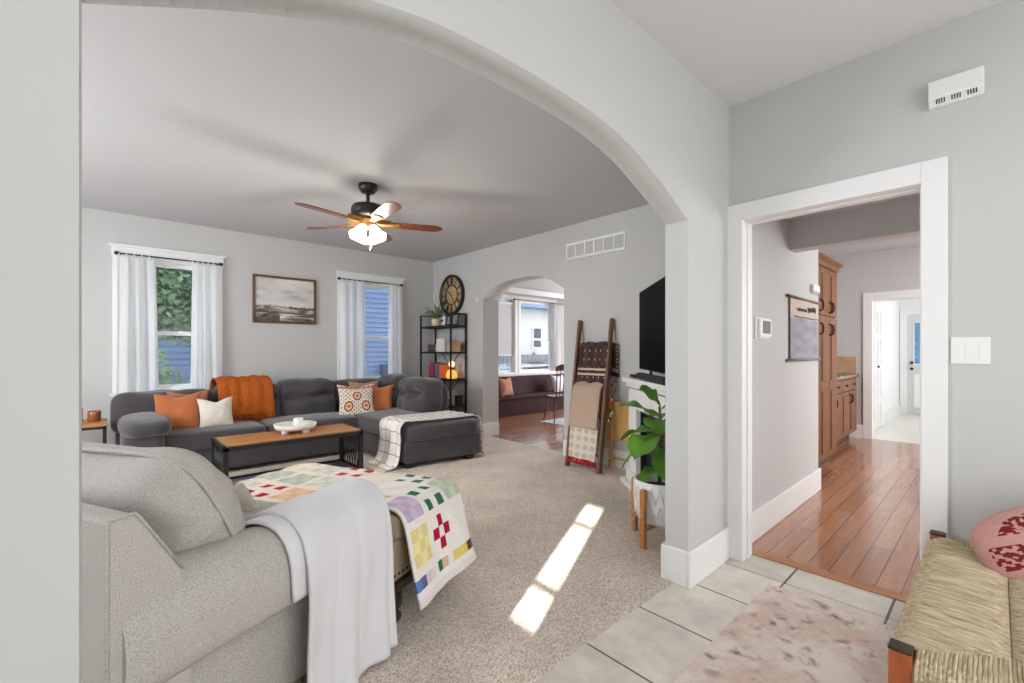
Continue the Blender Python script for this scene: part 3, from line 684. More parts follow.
m.box(X0, X1, Y1-.03, Y1, .02, .05).box(X0, X0+.03, Y0, Y1, .02, .05).box(X1-.03, X1, Y0, Y1, .02, .05); m.build('bottom_rail', M['black'], t)
for x in (X0+.015, X1-.015):
    m = MB(); n = 7; y0, y1 = Y0+.04, Y1-.04; w = (y1-y0)/n
    for i in range(n):
        for a, b in ((0, 1), (1, 0)):
            m.tube([(x, y0+(i+a)*w, .05), (x, y0+(i+.5)*w, (.05+ZT-.05)/2), (x, y0+(i+a)*w, ZT-.05)], .005, 5)
    m.build('side_mesh', M['black'], t)
bx(X0+.03, X1-.03, Y0+.0, Y1-.03, .028, .034).build('lower_panel', mat('slate blue panel', (106, 108, 134), .5), t)  # thin slate blue sheet between the bottom rails
t = thing('round_tray', 'round white footed wooden tray on the coffee table', 'tray', (1.40, 4.72, ZT))
MB().lathe([(0, .035), (.17, .035), (.185, .05), (.195, .085), (.183, .085), (.172, .055), (0, .055)], (1.40, 4.72, ZT), 36).build('dish', mat('distressed white paint', (232, 230, 226), .6, (18, .12)), t)
for k in range(4):
    a = k*PI/2+.5; MB().lathe([(.03, 0), (.034, .02), (.03, .037)], (1.40+.13*math.cos(a), 4.72+.13*math.sin(a), ZT), 12).build('foot', M['white'], t)
t = thing('white_candle', 'small white candle cup standing in the round tray', 'candle', (1.43, 4.73, ZT+.056))
MB().lathe([(.04, 0), (.045, .01), (.045, .075), (.04, .08), (.036, .07), (0, .066)], (1.43, 4.73, ZT+.056), 20).build('cup', M['white'], t)
MB().tube([(1.43, 4.73, ZT+.12), (1.43, 4.73, ZT+.138)], .002, 5).build('wick', M['black'], t)

# ------------------------------------------------------------------ side table at the left of the sofa
t = thing('side_table', 'small side table with wood top and black legs left of the sofa', 'side table', (-.17, 5.95, 0))
bx(-.36, .02, 5.72, 6.16, .535, .565).build('table_top', M['tableoak'], t, bevel=.003)
for x in (-.34, 0):
    for y in (5.74, 6.14): bx(x-.014, x+.014, y-.014, y+.014, 0, .535).build('leg', M['black'], t)
m = MB().box(-.354, .014, 5.726, 5.742, .51, .535).box(-.354, .014, 6.138, 6.154, .51, .535).box(-.354, -.338, 5.742, 6.138, .51, .535).box(-.002, .014, 5.742, 6.138, .51, .535); m.build('apron', M['black'], t)
t = thing('amber_candle', 'amber glass candle jar on the small side table', 'candle', (-.075, 5.95, .566))
MB().lathe([(.045, 0), (.05, .01), (.05, .09), (.047, .1), (.043, .09), (.043, .02), (0, .02)], (-.075, 5.95, .566), 22).build('jar', mat('amber glass', (150, 84, 34), .15, coat=.5), t)
MB().lathe([(.042, .02), (.042, .06), (0, .061)], (-.075, 5.95, .566), 20).build('wax', mat('honey wax', (196, 140, 84), .5), t)
t = thing('wooden_block_frame', 'small wooden photo frame standing at the edge of the side table', 'photo frame', (-.2, 5.98, .566))
MB().box(-.245, -.155, 5.97, 5.985, .566, .70).build('frame', M['tableoak'], t, bevel=.002)
bx(-.235, -.165, 5.966, 5.971, .576, .69).build('picture', mat('pale print', (206, 200, 190), .5), t)

# ------------------------------------------------------------------ landscape painting
t = thing('framed_painting', 'framed grey landscape painting hung on the wall between the windows', 'painting', (1.77, AY, 1.61))
x0, x1, z0, z1 = 1.385, 2.16, 1.614, 2.23; m = MB(); w = .028
m.box(x0, x0+w, AY-.035, AY, z0, z1).box(x1-w, x1, AY-.035, AY, z0, z1).box(x0+w, x1-w, AY-.035, AY, z0, z0+w).box(x0+w, x1-w, AY-.035, AY, z1-w, z1)
m.build('frame', wood_mat('walnut frame', (112, 78, 52), (84, 56, 36), .5, 5, (3, 3, 3)), t, bevel=.002)
def land(u, v):
    n1 = noise.fractal(Vector((u*2.2, v*6-u*1.2, 1.3)), .8, 2.1, 4); n2 = noise.fractal(Vector((u*1.8+5, v*8+u*1.5, 4.1)), .8, 2.1, 4)
    hz = .33+.02*math.sin(u*7)-.03*u
    if v > hz:
        b = 214+16*n1 - 62*max(0, n2+.1)*math.exp(-((v-.66)/.16)**2); tint = 8 if v > .75 else 3
        if v < hz+.05*abs(n1)+.012+.03*(.55 < u < .85): b = 92+30*n2
        return tuple(max(60, min(232, c)) for c in (b, b-2, b-tint))
    t_ = (hz-v)/hz; b = 168+70*n1+44*math.sin(t_*15+u*4+4*n2)-30*t_
    if abs(v-(.22-.05*u)) < .014+.02*max(0, n2): b = 84
    if v < .14 and u < .4 and n1 > -.1: b = 88
    return tuple(max(56, min(222, c)) for c in (b, b-6, b-14))
MB().grid(lambda u, v: (x0+w+(x1-x0-2*w)*u, AY-.015, z0+w+(z1-z0-2*w)*v), 90, 72, land).build('canvas', M['printed'], t, solid=.01)

# ------------------------------------------------------------------ bookshelf and what stands on it
bs = thing('bookshelf', 'black metal etagere bookshelf in the corner beside the small arch', 'bookshelf', (3.9, 5.84, 0))
bX0, bX1, bY0, bY1 = 3.75, 4.045, 5.43, 6.29
for x in (bX0+.011, bX1-.011):
    for y in (bY0+.011, bY1-.011): bx(x-.011, x+.011, y-.011, y+.011, 0, 1.82).build('post', M['black'], bs)
SH = [.10, .43, .835, 1.235, 1.635]
M['shelf'] = wood_mat('grey oak shelf', (120, 100, 84), (90, 74, 60), .5, 4, (10, 1, 10))
for z in SH:
    bx(bX0+.02, bX1-.02, bY0+.022, bY1-.022, z-.006, z).build('shelf', M['shelf'], bs)
    m = MB(); m.box(bX0, bX0+.02, bY0, bY1, z-.025, z+.002).box(bX1-.02, bX1, bY0, bY1, z-.025, z+.002).box(bX0, bX1, bY0, bY0+.02, z-.025, z+.002).box(bX0, bX1, bY1-.02, bY1, z-.025, z+.002); m.build('shelf_frame', M['black'], bs)
m = MB(); m.box(bX1-.015, bX1, bY0, bY1, 1.805, 1.82).box(bX0, bX1, bY0, bY0+.015, 1.805, 1.82).box(bX0, bX1, bY1-.015, bY1, 1.805, 1.82); m.build('top_rail', M['black'], bs)
m = MB()
for z in (1.235, .835):
    m.bar((bX1-.008, 5.6, z-.02), (bX1-.008, 5.85, z-.22), .008).bar((bX1-.008, 6.1, z-.02), (bX1-.008, 5.85, z-.22), .008)
m.build('cross_brace', M['black'], bs)
def potplant(): pass
t = thing('spider_plant', 'spider plant in a beige pot on top of the black bookshelf', 'potted plant', (3.88, 6.02, SH[4]+.001))
MB().lathe([(.05, 0), (.065, .02), (.075, .11), (.07, .125), (.06, .12), (.055, .1), (0, .1)], (3.88, 6.02, SH[4]+.002), 20).build('pot', mat('beige glazed pot', (214, 198, 178), .4), t)
m = MB(); random.seed(9)
for i in range(52):
    a = random.uniform(0, 2*PI); l = random.uniform(.22, .40); up = random.uniform(.5, 1.5); d = Vector((math.cos(a), math.sin(a), 0)); s_ = Vector((-d.y, d.x, 0))*.009
    ps = [Vector((3.88, 6.02, SH[4]+.11)) + d*l*tt + Vector((0, 0, l*up*(1.6*tt-1.35*tt*tt))) for tt in (0, .25, .5, .75, 1)]
    for p in ps: p.x = min(p.x, 4.055)
    m.add([tuple(p+s_*w_*e) for p, w_ in zip(ps, (.6, 1, 1, .7, .1)) for e in (-1, 1)], [(k*2, k*2+1, k*2+3, k*2+2) for k in range(4)])
m.build('foliage', M['leafdark'], t)
t = thing('owl_figurine', 'small white owl shaped figurine beside the spider plant', 'figurine', (3.84, 5.73, SH[4]+.002))
MB().lathe([(.03, 0), (.042, .03), (.04, .08), (.03, .1), (.034, .125), (.024, .15), (0, .155)], (3.84, 5.73, SH[4]+.002), 18).build('body', M['white'], t)
MB().lathe([(.0, -.02), (.02, -.01), (.02, .01), (0, .02)], (3.803, 5.73, SH[4]+.075), 10).build('dark_patch', M['black'], t)
def photo(loc, w, h_, rz, label):
    t = thing('photo_frame', label, 'photo frame', loc, rz); R_ = Matrix.Rotation(-.18, 4, 'X')
    m = MB(); b = .018
    for a in ((-w/2, -w/2+b, 0, h_), (w/2-b, w/2, 0, h_), (-w/2+b, w/2-b, 0, b), (-w/2+b, w/2-b, h_-b, h_)): m.box(a[0], a[1], 0, .012, a[2], a[3], R_)
    m.build('frame', M['black'], t, local=True)
    bx(-w/2+b, w/2-b, .004, .008, b, h_-b, R_).build('picture', mat('grey photo print', (150, 150, 152), .4, (14, .5)), t, local=True)
    m = MB(); m.bar((0, .03, h_*.6), (0, .09, .004), .02, .004); m.build('stand', M['black'], t, local=True)
photo((3.83, 5.60, SH[4]+.006), .12, .15, -PI/2+.35, 'black photo frame nearest the owl figurine on the top shelf')
photo((3.87, 5.50, SH[4]+.006), .12, .17, -PI/2+.35, 'taller black photo frame at the near end of the top shelf')
def book(y, z, th, h_, dep, color, label, group, lay=False, x=None, rz=0):
    t = thing('book', label, 'book', (x or bX0+.03, y, z), rz, group)
    m = MB()
    if lay: m.box(0, dep, -h_/2, h_/2, 0, .004).box(0, dep, -h_/2, h_/2, th-.004, th).box(0, .005, -h_/2, h_/2, .004, th-.004)
    else: m.box(0, dep, -th/2, -th/2+.003, 0, h_).box(0, dep, th/2-.003, th/2, 0, h_).box(0, .004, -th/2+.003, th/2-.003, 0, h_)
    m.build('cover', mat('book cover', color, .6), t, local=True)
    (bx(.006, dep-.006, -h_/2+.005, h_/2-.005, .005, th-.005) if lay else bx(.005, dep-.006, -th/2+.004, th/2-.004, .004, h_-.005)).build('pages', mat('paper', (224, 218, 204), .8), t, local=True)
z = SH[3]+.004
for c, lab, th in (((74, 50, 50), 'bottom dark brown book of the flat stack on the second shelf', .035), ((110, 72, 66), 'middle reddish book of the flat stack on the second shelf', .03), ((52, 44, 50), 'top dark book of the flat stack on the second shelf', .03), ((128, 96, 88), 'thin pinkish book lying on top of the flat stack on the second shelf', .02)):
    book(6.0, z, th, .2, .17, c, lab, 'flat books on the second shelf', True); z += th+.001
y = 5.86
for i, (c, th, hh) in enumerate((((232, 230, 228), .04, .2), ((216, 214, 214), .035, .19), ((236, 236, 236), .045, .205), ((222, 220, 222), .04, .2), ((238, 236, 234), .04, .2), ((206, 202, 204), .03, .19))):
    book(y-th/2, SH[3]+.003, th, hh, .17, c, ('first', 'second', 'third', 'fourth', 'fifth', 'sixth')[i] + ' white spined book to the right of the flat stack on the second shelf', 'white books on the second shelf'); y -= th+.002
t = thing('kraft_box', 'small tan box at the near end of the second shelf', 'box', (3.87, 5.52, SH[3]+.003)); bx(3.80, 3.95, 5.46, 5.59, SH[3]+.003, SH[3]+.13).build('body', mat('tan card', (202, 172, 134), .8), t); bx(3.795, 3.955, 5.455, 5.595, SH[3]+.13, SH[3]+.16).build('lid', mat('tan card lid', (190, 158, 120), .8), t)
y = 6.08
for i, (c, th, hh, nm) in enumerate((((98, 104, 118), .03, .17, 'slim grey'), ((176, 44, 56), .05, .235, 'tall crimson'), ((196, 52, 60), .045, .23, 'bright red'), ((120, 40, 48), .03, .225, 'maroon'), ((54, 88, 148), .04, .215, 'blue'), ((92, 130, 178), .035, .22, 'light blue'), ((44, 62, 104), .03, .21, 'navy'), ((198, 98, 46), .045, .205, 'orange'), ((214, 120, 66), .035, .2, 'pale orange'))):
    book(y-th/2, SH[2]+.003, th, hh, .17, c, nm + ' upright book on the middle shelf of the black bookshelf', 'upright books on the middle shelf'); y -= th+.003
t = thing('glowing_lantern', 'glowing orange lantern lamp on the middle shelf of the black bookshelf', 'lamp', (3.86, 5.56, SH[2]+.003))
M['glow'] = mat('glowing amber shade', (250, 170, 70), .6, emit=((255, 160, 70), 1.0)); M['glowtop'] = mat('glowing bulb', (255, 220, 160), .6, emit=((255, 214, 150), 1.6))
MB().lathe([(.07, .0), (.085, .02), (.08, .08), (.06, .12), (.03, .13)], (3.86, 5.56, SH[2]+.003), 20).build('base', M['glow'], t)
m = MB(); m.tube([(3.86, 5.56, SH[2]+.13), (3.86, 5.56, SH[2]+.17)], .03, 12); m.build('collar', M['black'], t)
MB().lathe([(.03, .17), (.045, .2), (.04, .24), (.02, .26), (0, .263)], (3.86, 5.56, SH[2]+.003), 18).build('bulb', M['glowtop'], t)
book(5.63, SH[1]+.003, .05, .22, .18, (216, 202, 182), 'wide beige book on the lower shelf of the bookshelf', 'books on the lower shelf')
book(5.575, SH[1]+.003, .035, .21, .18, (202, 186, 164), 'tan book right of the wide beige book on the lower shelf', 'books on the lower shelf')
t = thing('yellow_jar', 'yellow candle jar in front of the beige books on the lower shelf', 'jar', (3.80, 5.53, SH[1]+.003)); MB().lathe([(.03, 0), (.033, .01), (.033, .07), (.028, .08), (0, .08)], (3.80, 5.53, SH[1]+.003), 16).build('body', mat('yellow wax', (206, 168, 66), .4), t); MB().lathe([(.034, .08), (.034, .095), (0, .096)], (3.80, 5.53, SH[1]+.003), 16).build('lid', M['brass'], t)
t = thing('dark_box', 'small dark box at the back of the lower shelf', 'box', (3.94, 5.49, SH[1]+.003)); bx(3.9, 3.99, 5.455, 5.53, SH[1]+.003, SH[1]+.13).build('body', mat('dark box card', (44, 40, 40), .6), t); bx(3.897, 3.993, 5.452, 5.533, SH[1]+.13, SH[1]+.15).build('lid', M['black'], t)
t = thing('storage_basket', 'dark woven basket on the bottom shelf of the bookshelf', 'basket', (3.88, 5.62, SH[0]+.003)); MB().soft((3.88, 5.62, SH[0]+.1), (.1, .14, .1), 8, 6).build('body', mat('dark wicker', (70, 58, 50), .8, (60, .4), (80, .6, .006)), t); MB().tube([(3.78, 5.56, SH[0]+.16), (3.765, 5.62, SH[0]+.19), (3.78, 5.68, SH[0]+.16)], .008, 6).build('handle', M['kettle'], t)

# ------------------------------------------------------------------ wall clock
cy, cz, cr = 5.83, 2.135, .32
t = thing('wall_clock', 'large round wall clock with black roman numerals above the bookshelf', 'clock', (AX, cy, cz))
R_ = Matrix.Translation((AX, cy, cz)) @ Matrix.Rotation(-PI/2, 4, 'Y') @ Matrix.Rotation(PI/2, 4, 'Z')       # local x = along wall, y = up, z = into room
# local axes: +x -> -Y world (right in view), +y -> up, +z -> -X
R_ = Matrix(((0, 0, -1, AX), (-1, 0, 0, cy), (0, 1, 0, cz), (0, 0, 0, 1)))
MB().lathe([(cr-.035, 0), (cr, 0), (cr, .045), (cr-.01, .05), (cr-.035, .05), (cr-.035, 0)], (0, 0, 0), 48, R_).build('rim', M['black'], t)
MB().lathe([(0, .008), (cr-.03, .008), (cr-.03, .02), (0, .02)], (0, 0, 0), 48, R_).build('dial', wood_mat('blonde wood dial', (208, 178, 140), (178, 142, 104), .6, 6, (6, 6, 6)), t)
MB().lathe([(.148, .018), (.165, .018), (.165, .03), (.148, .03), (.148, .018)], (0, 0, 0), 40, R_).build('inner_ring', M['black'], t)
NUM = ['XII', 'I', 'II', 'III', 'IIII', 'V', 'VI', 'VII', 'VIII', 'IX', 'X', 'XI']
for k, s_ in enumerate(NUM):
    a = -k*PI/6; m = MB(); wd = sum(.026 if ch in 'XV' else .015 for ch in s_); x = -wd/2; K = R_ @ Matrix.Rotation(a, 4, 'Z') @ Matrix.Translation((0, .225, .02))
    def st(x0, y0, x1, y1, w_=.0075):
        d = Vector((x1-x0, y1-y0)).normalized(); n = Vector((-d.y, d.x))*w_/2
        m.add([(x0-n.x, y0-n.y, 0), (x0+n.x, y0+n.y, 0), (x1+n.x, y1+n.y, 0), (x1-n.x, y1-n.y, 0)] + [(x0-n.x, y0-n.y, .006), (x0+n.x, y0+n.y, .006), (x1+n.x, y1+n.y, .006), (x1-n.x, y1-n.y, .006)],
              [(0, 1, 2, 3), (7, 6, 5, 4), (0, 4, 5, 1), (1, 5, 6, 2), (2, 6, 7, 3), (3, 7, 4, 0)], K)
    for ch in s_:
        if ch == 'I': st(x+.0075, -.05, x+.0075, .05); x += .015
        elif ch == 'V': st(x+.003, .05, x+.013, -.05); st(x+.013, -.05, x+.023, .05, .005); x += .026
        else: st(x+.003, .05, x+.023, -.05); st(x+.003, -.05, x+.023, .05, .005); x += .026
    m.build('numeral', M['black'], t)
m = MB()
def hand(l, a, w_):
    K = R_ @ Matrix.Rotation(-a, 4, 'Z'); m.box(-w_/2, w_/2, -.03, l, .032, .036, K)
hand(.10, math.radians(308), .014); hand(.14, math.radians(150), .01); m.build('hand', M['black'], t)

# ------------------------------------------------------------------ air vent, wall sensor, chime, switch
t = thing('return_vent', 'white rectangular air vent with louvres high on the wall', 'vent', (AX, 3.06, 2.33))
y0, y1, z0, z1 = 2.656, 3.47, 2.33, 2.522; m = MB()
m.box(AX-.014, AX, y0, y1, z0, z0+.025).box(AX-.014, AX, y0, y1, z1-.025, z1)
for i in range(7):
    y = y0+(y1-y0-.02)*i/6; m.box(AX-.014, AX, y, y+.02, z0+.025, z1-.025)
m.build('frame', M['trim'], t)
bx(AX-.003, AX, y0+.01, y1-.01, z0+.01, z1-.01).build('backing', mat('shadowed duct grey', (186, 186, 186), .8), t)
m = MB()
for i in range(14):
    z = z0+.03+i*.0098; m.add([(AX-.012, y0+.02, z-.004), (AX-.012, y1-.02, z-.004), (AX-.004, y1-.02, z+.004), (AX-.004, y0+.02, z+.004)], [(0, 1, 2, 3)])
m.build('louvre', M['white'], t, solid=.002)
t = thing('round_sensor', 'small round white sensor on the wall left of the small arch', 'sensor', (AX, 5.22, 2.0)); MB().lathe([(0, .03), (.03, .028), (.04, .015), (.04, 0)], (0, 0, 0), 24, Matrix(((0, 0, -1, AX), (-1, 0, 0, 5.19), (0, 1, 0, 2.0), (0, 0, 0, 1)))).build('dome', M['white'], t); MB().lathe([(.046, 0), (.046, .006), (0, .006)], (0, 0, 0), 24, Matrix(((0, 0, -1, AX), (-1, 0, 0, 5.19), (0, 1, 0, 2.0), (0, 0, 0, 1)))).build('base_plate', M['trim'], t)
t = thing('door_chime', 'white door chime box mounted high above the kitchen doorway', 'door chime', (2.82, .124, 2.37))
MB().prism([(2.82, 2.475), (2.775, 2.475), (2.77, 2.395), (2.797, 2.364), (2.82, 2.362)], lambda p, q, d: (p, d, q), .037, .213).build('housing', M['white'], t, bevel=.003)
for g in (.072, .122, .172):
    for k in range(4): MB().bar((2.7745, g+k*.0085-.012, 2.389), (2.7885, g+k*.0085-.012, 2.3728), .0036, .003).build('slot', M['black'], t)
t = thing('switch_plate', 'white triple switch plate on the wall right of the kitchen doorway', 'light switch', (2.82, .08, 1.19))
bx(2.813, 2.82, .018, .141, 1.193, 1.311).build('plate', M['white'], t, bevel=.002)
for k, y in enumerate((.038, .0795, .121)):
    m = MB().box(2.811, 2.814, y-.014, y+.014, 1.222, 1.282) if k != 2 else MB().box(2.811, 2.814, y-.006, y+.006, 1.24, 1.264)
    m.build('switch', M['trim'], t, bevel=.001)

# ------------------------------------------------------------------ ceiling fan
fx, fy = 1.745, 3.82
t = thing('ceiling_fan', 'five blade ceiling fan with dark motor and lit glass shades', 'ceiling fan', (fx, fy, 2.2))
MB().lathe([(.03, 2.662), (.06, 2.672), (.08, 2.70), (.086, H)], (fx, fy, 0), 28).build('canopy', M['darkbronze'], t)
MB().tube([(fx, fy, 2.56), (fx, fy, 2.67)], .016, 10).build('downrod', M['darkbronze'], t)
MB().lathe([(0, 2.575), (.06, 2.57), (.13, 2.55), (.145, 2.52), (.145, 2.47), (.12, 2.445), (.07, 2.44), (0, 2.44)], (fx, fy, 0), 32).build('motor', M['darkbronze'], t)
MB().lathe([(.085, 2.442), (.07, 2.41), (.05, 2.385), (.055, 2.36), (.03, 2.345), (0, 2.345)], (fx, fy, 0), 24).build('light_fitter', M['brass'], t)
for k in range(5):
    a = math.radians(48+72*k); K = Matrix.Translation((fx, fy, 2.40)) @ Matrix.Rotation(a, 4, 'Z') @ Matrix.Rotation(math.radians(-8), 4, 'X')
    out = [(.2, -.05), (.3, -.06), (.5, -.068), (.6, -.066), (.64, -.05), (.665, -.02), (.67, 0), (.665, .02), (.64, .05), (.6, .066), (.5, .068), (.3, .06), (.2, .05)]
    m = MB().prism(out, lambda p, q, d: (p, q, d), -.004, .004); m.v = [tuple(K @ Vector(v)) for v in m.v]
    b = m.build('blade', M['blade'], t, bevel=.002)
    m = MB(); m.prism([(.1, -.02), (.17, -.03), (.27, -.045), (.29, 0), (.27, .045), (.17, .03), (.1, .02)], lambda p, q, d: (p, q, d), -.012, -.005)
    m.box(.08, .2, -.014, .014, -.005, .035); m.v = [tuple(K @ Vector(v)) for v in m.v]; m.build('blade_bracket', M['brass'], b)
M['lampglass'] = mat('lit frosted glass', (255, 246, 230), .4, emit=((255, 244, 226), 7))
for k in range(4):
    a = math.radians(20+90*k); d = Vector((math.cos(a), math.sin(a), 0)); c = Vector((fx, fy, 2.365)) + d*.055
    K = Matrix.Translation(c) @ (Vector((0, 0, -1))*.9 + d*.5).to_track_quat('Z', 'Y').to_matrix().to_4x4()
    MB().lathe([(.022, 0), (.035, .02), (.045, .05), (.06, .09), (.082, .125), (.078, .125), (.055, .09), (.04, .05), (.0, .03)], (0, 0, 0), 22, K).build('glass_shade', M['lampglass'], t)
m = MB().tube([(fx+.02, fy-.02, 2.35), (fx+.02, fy-.02, 2.17)], .0025, 6).lathe([(0, .02), (.012, .012), (.01, -.015), (0, -.02)], (fx+.02, fy-.02, 2.165), 10); m.build('pull_chain', M['brass'], t)
lamp('fan_bulbs', 'POINT', (fx, fy, 2.2), (0, 0, -1), 30, (1, .95, .88)).data.shadow_soft_size = .09

# ------------------------------------------------------------------ grey armchair with its cushions
CO = (.004, 1.39, 0); CR = math.radians(25)
ch = thing('upholstered_armchair', 'oversized grey tweed armchair seen from behind in the foreground', 'armchair', CO, CR)
CM = M['chair']
def l3(a, b, c): return (a, b, c)
MB().box(.02, .90, .05, 1.35, .07, .41).build('frame', CM, ch, local=True, bevel=.02)
def arm(sgn, b0):
    pr0 = [(.0, .40), (-.022, .435), (-.03, .50), (-.022, .57), (.005, .63), (.05, .662), (.11, .668), (.17, .652), (.22, .615), (.245, .57), (.25, .40)]
    pr = smooth_path([(b0+sgn*b, z) for b, z in pr0], 44); m = MB(); rows = []
    A_ = [.03, .05, .1, .3, .5, .7, .84, .88, .905, .918, .925]; k_ = [.9, .95, 1, 1, 1, 1, 1, .985, .95, .9, .8]
    cb, cz_ = b0+sgn*.12, .50
    for a, k in zip(A_, k_): rows.append([(a, cb+(p.x-cb)*k, max(cz_+(p.y-cz_)*min(1, k+.06)-.03*max(0, a-.15)/.8, .40)) for p in pr])
    n = len(pr); vs = [p for r in rows for p in r]
    fs = [(i*n+j, i*n+j+1, (i+1)*n+j+1, (i+1)*n+j) for i in range(len(rows)-1) for j in range(n-1)]
    fs += [(i*n+n-1, i*n, (i+1)*n, (i+1)*n+n-1) for i in range(len(rows)-1)]
    m.add(vs, fs, smooth=True); m.add(rows[0], [tuple(range(n))]); m.add(rows[-1], [tuple(range(n))])
    return m
arm(1, 0).build('arm', CM, ch, local=True); arm(-1, 1.40).build('arm', CM, ch, local=True)
m = MB().prism([(0, .06), (0, .845), (.008, .855), (.052, .857), (.065, .845), (.165, .675), (.19, .40), (.19, .06)], lambda p, q, d: (p, d, q), .0, 1.40); m.build('back_frame', CM, ch, local=True, bevel=.008)
m = MB()
m.tube([(0, 0, .10), (0, 0, .84), (.006, 0, .855), (.054, 0, .858), (.066, 0, .843), (.165, 0, .675)], .004, 6)
m.build('piping', CM, ch, local=True)
MB().soft((.625, .70, .465), (.325, .455, .07), 7, 12, (0, 0, .02)).build('seat_cushion', CM, ch, local=True)
# big loose back cushion with piping
def backcush():
    c = Vector((.325, .68, .72)); hx, hy, hz = .125, .53, .205; lean = Matrix.Rotation(.20, 4, 'Y')*1
    m = MB().soft((0, 0, 0), (1, 1, 1), 5.5, 20); vs = []
    for x, y, z in m.v:
        px = hx*x + .06*x*(1-z*z)*(1-y**4); py = hy*y + .03*y*(1-x*x)*(1-z*z); pz = hz*z + .015*z*(1-x*x)*(1-y**4)
        pz -= .03*(y+1)*(z > 0)*z; pz -= .02*math.exp(-((px+.0)/.1)**2)*(z > 0)*math.sin(3+y*5)*.6
        q = Vector((px*5, py*3, pz*5)); px += .02*noise.noise(q); pz += .014*noise.noise(q+Vector((5, 5, 5)))
        py += .012*noise.noise(q*2+Vector((9, 1, 2))) - .018*math.exp(-((pz-.03*math.sin(px*9))/.022)**2)*(y < -.6)
        p = Matrix.Rotation(-.45, 3, 'Y') @ Vector((px, py, pz))
        vs.append(tuple(p+c))
    m.v = vs; return m
backcush().build('back_cushion', CM, ch, local=True)
m = MB(); n = 72; ps = []
for i in range(n+1):
    tt = 2*PI*i/n; e = .36; cy_ = math.copysign(abs(math.cos(tt))**e, math.cos(tt)); cz_ = math.copysign(abs(math.sin(tt))**e, math.sin(tt))
    g = (abs(cy_)**5.5+abs(cz_)**5.5)**(1/5.5); y, z = cy_/g, cz_/g
    ps.append(tuple(Matrix.Rotation(-.45, 3, 'Y') @ Vector((.03, (.53+.03*(1-z*z))*y+.009*y, (.205+.015*(1-y**4))*z+.008*z-(.03*(y+1)*z if z > 0 else 0))) + Vector((.325, .68, .72))))
m.tube(ps, .009, 6); m.build('cushion_piping', CM, ch, local=True)
for a, b in ((.84, .12), (.84, 1.28), (.14, .12), (.14, 1.28)): MB().lathe([(.022, -.0), (.03, .07)], (a, b, 0), 12).build('foot', M['darkwood'], ch, local=True)
# striped pillow on the seat
def stripe(u, v): return (126, 112, 108) if int(u*9) % 3 == 1 else (206, 196, 184)
K = Matrix.Translation(CO) @ Matrix.Rotation(CR, 4, 'Z')
p = K @ Vector((.74, .70, .585))
pillow('lumbar_pillow', 'taupe striped lumbar pillow on the grey armchair seat', tuple(p), .36, .26, .12, CR+PI/2+.2, -.6, M['painted'], .0, stripe, n=30)

# grey throw over the near arm
t = thing('grey_throw', 'pale grey fleece throw hanging over the arm of the grey armchair', 'throw blanket', CO, CR)
P_ = [(.30, .545), (.285, .60), (.24, .645), (.17, .675), (.10, .687), (.035, .675), (-.025, .63), (-.052, .56), (-.062, .48), (-.064, .40), (-.06, .25), (-.065, .12), (-.075, .015)]
cloth(P_, lambda s: .535-.04*s, lambda s: .955-.03*max(0, s-.8), l3, 60, 70, lambda u, s: -abs(.026*math.sin(u*9+.8)+.012*math.sin(u*21+3*s))*max(0, (s-.38))*1.6 + .004*math.sin(u*11+7*s)).build('blanket', M['throwgrey'], t, local=True, solid=.012)
P_ = [(.29, .545), (.275, .598), (.23, .635), (.16, .664), (.10, .674), (.035, .662), (-.015, .62), (-.04, .555), (-.046, .48), (-.048, .43)]
cloth(P_, lambda s: .455+.02*s, lambda s: .62, l3, 16, 40, lambda u, s: .002).build('folded_layer', M['throwgrey'], t, local=True, solid=.012)

# ------------------------------------------------------------------ ottoman and quilt
ot = thing('storage_ottoman', 'khaki upholstered ottoman with nailhead trim and dark carved feet', 'ottoman', CO, CR)
a0, a1, b0, b1 = 1.03, 1.54, -.015, 1.09
MB().soft(((a0+a1)/2, (b0+b1)/2, .44), ((a1-a0)/2, (b1-b0)/2, .065), 9, 10, (0, 0, .005)).build('top_cushion', M['ottoman'], ot, local=True)
MB().box(a0+.01, a1-.01, b0+.01, b1-.01, .20, .39).build('body', M['ottoman'], ot, local=True, bevel=.02)
m = MB(); n = 16
for i in range(n):
    aa = a0+.025+(a1-a0-.05)*i/(n-1); m.lathe([(0, .005), (.006, .003), (.008, 0)], (0, 0, 0), 8, Matrix(((1, 0, 0, aa), (0, 0, -1, b0+.01), (0, 1, 0, .235), (0, 0, 0, 1))))
m.build('nailhead_trim', M['darkbronze'], ot, local=True)
MB().box(a0+.015, a1-.015, b0+.015, b1-.015, .135, .20).build('plinth', M['darkwood'], ot, local=True, bevel=.015)
for a in (a0+.06, a1-.06):
    for b in (b0+.06, b1-.06): MB().lathe([(.03, 0), (.045, .012), (.05, .03), (.03, .05), (.048, .075), (.055, .10), (.05, .14)], (a, b, 0), 16).build('foot', M['darkwood'], ot, local=True)
QC = [(216, 176, 140), (196, 202, 186), (226, 190, 154), (206, 190, 206), (226, 216, 176), (200, 204, 196), (216, 180, 156)]
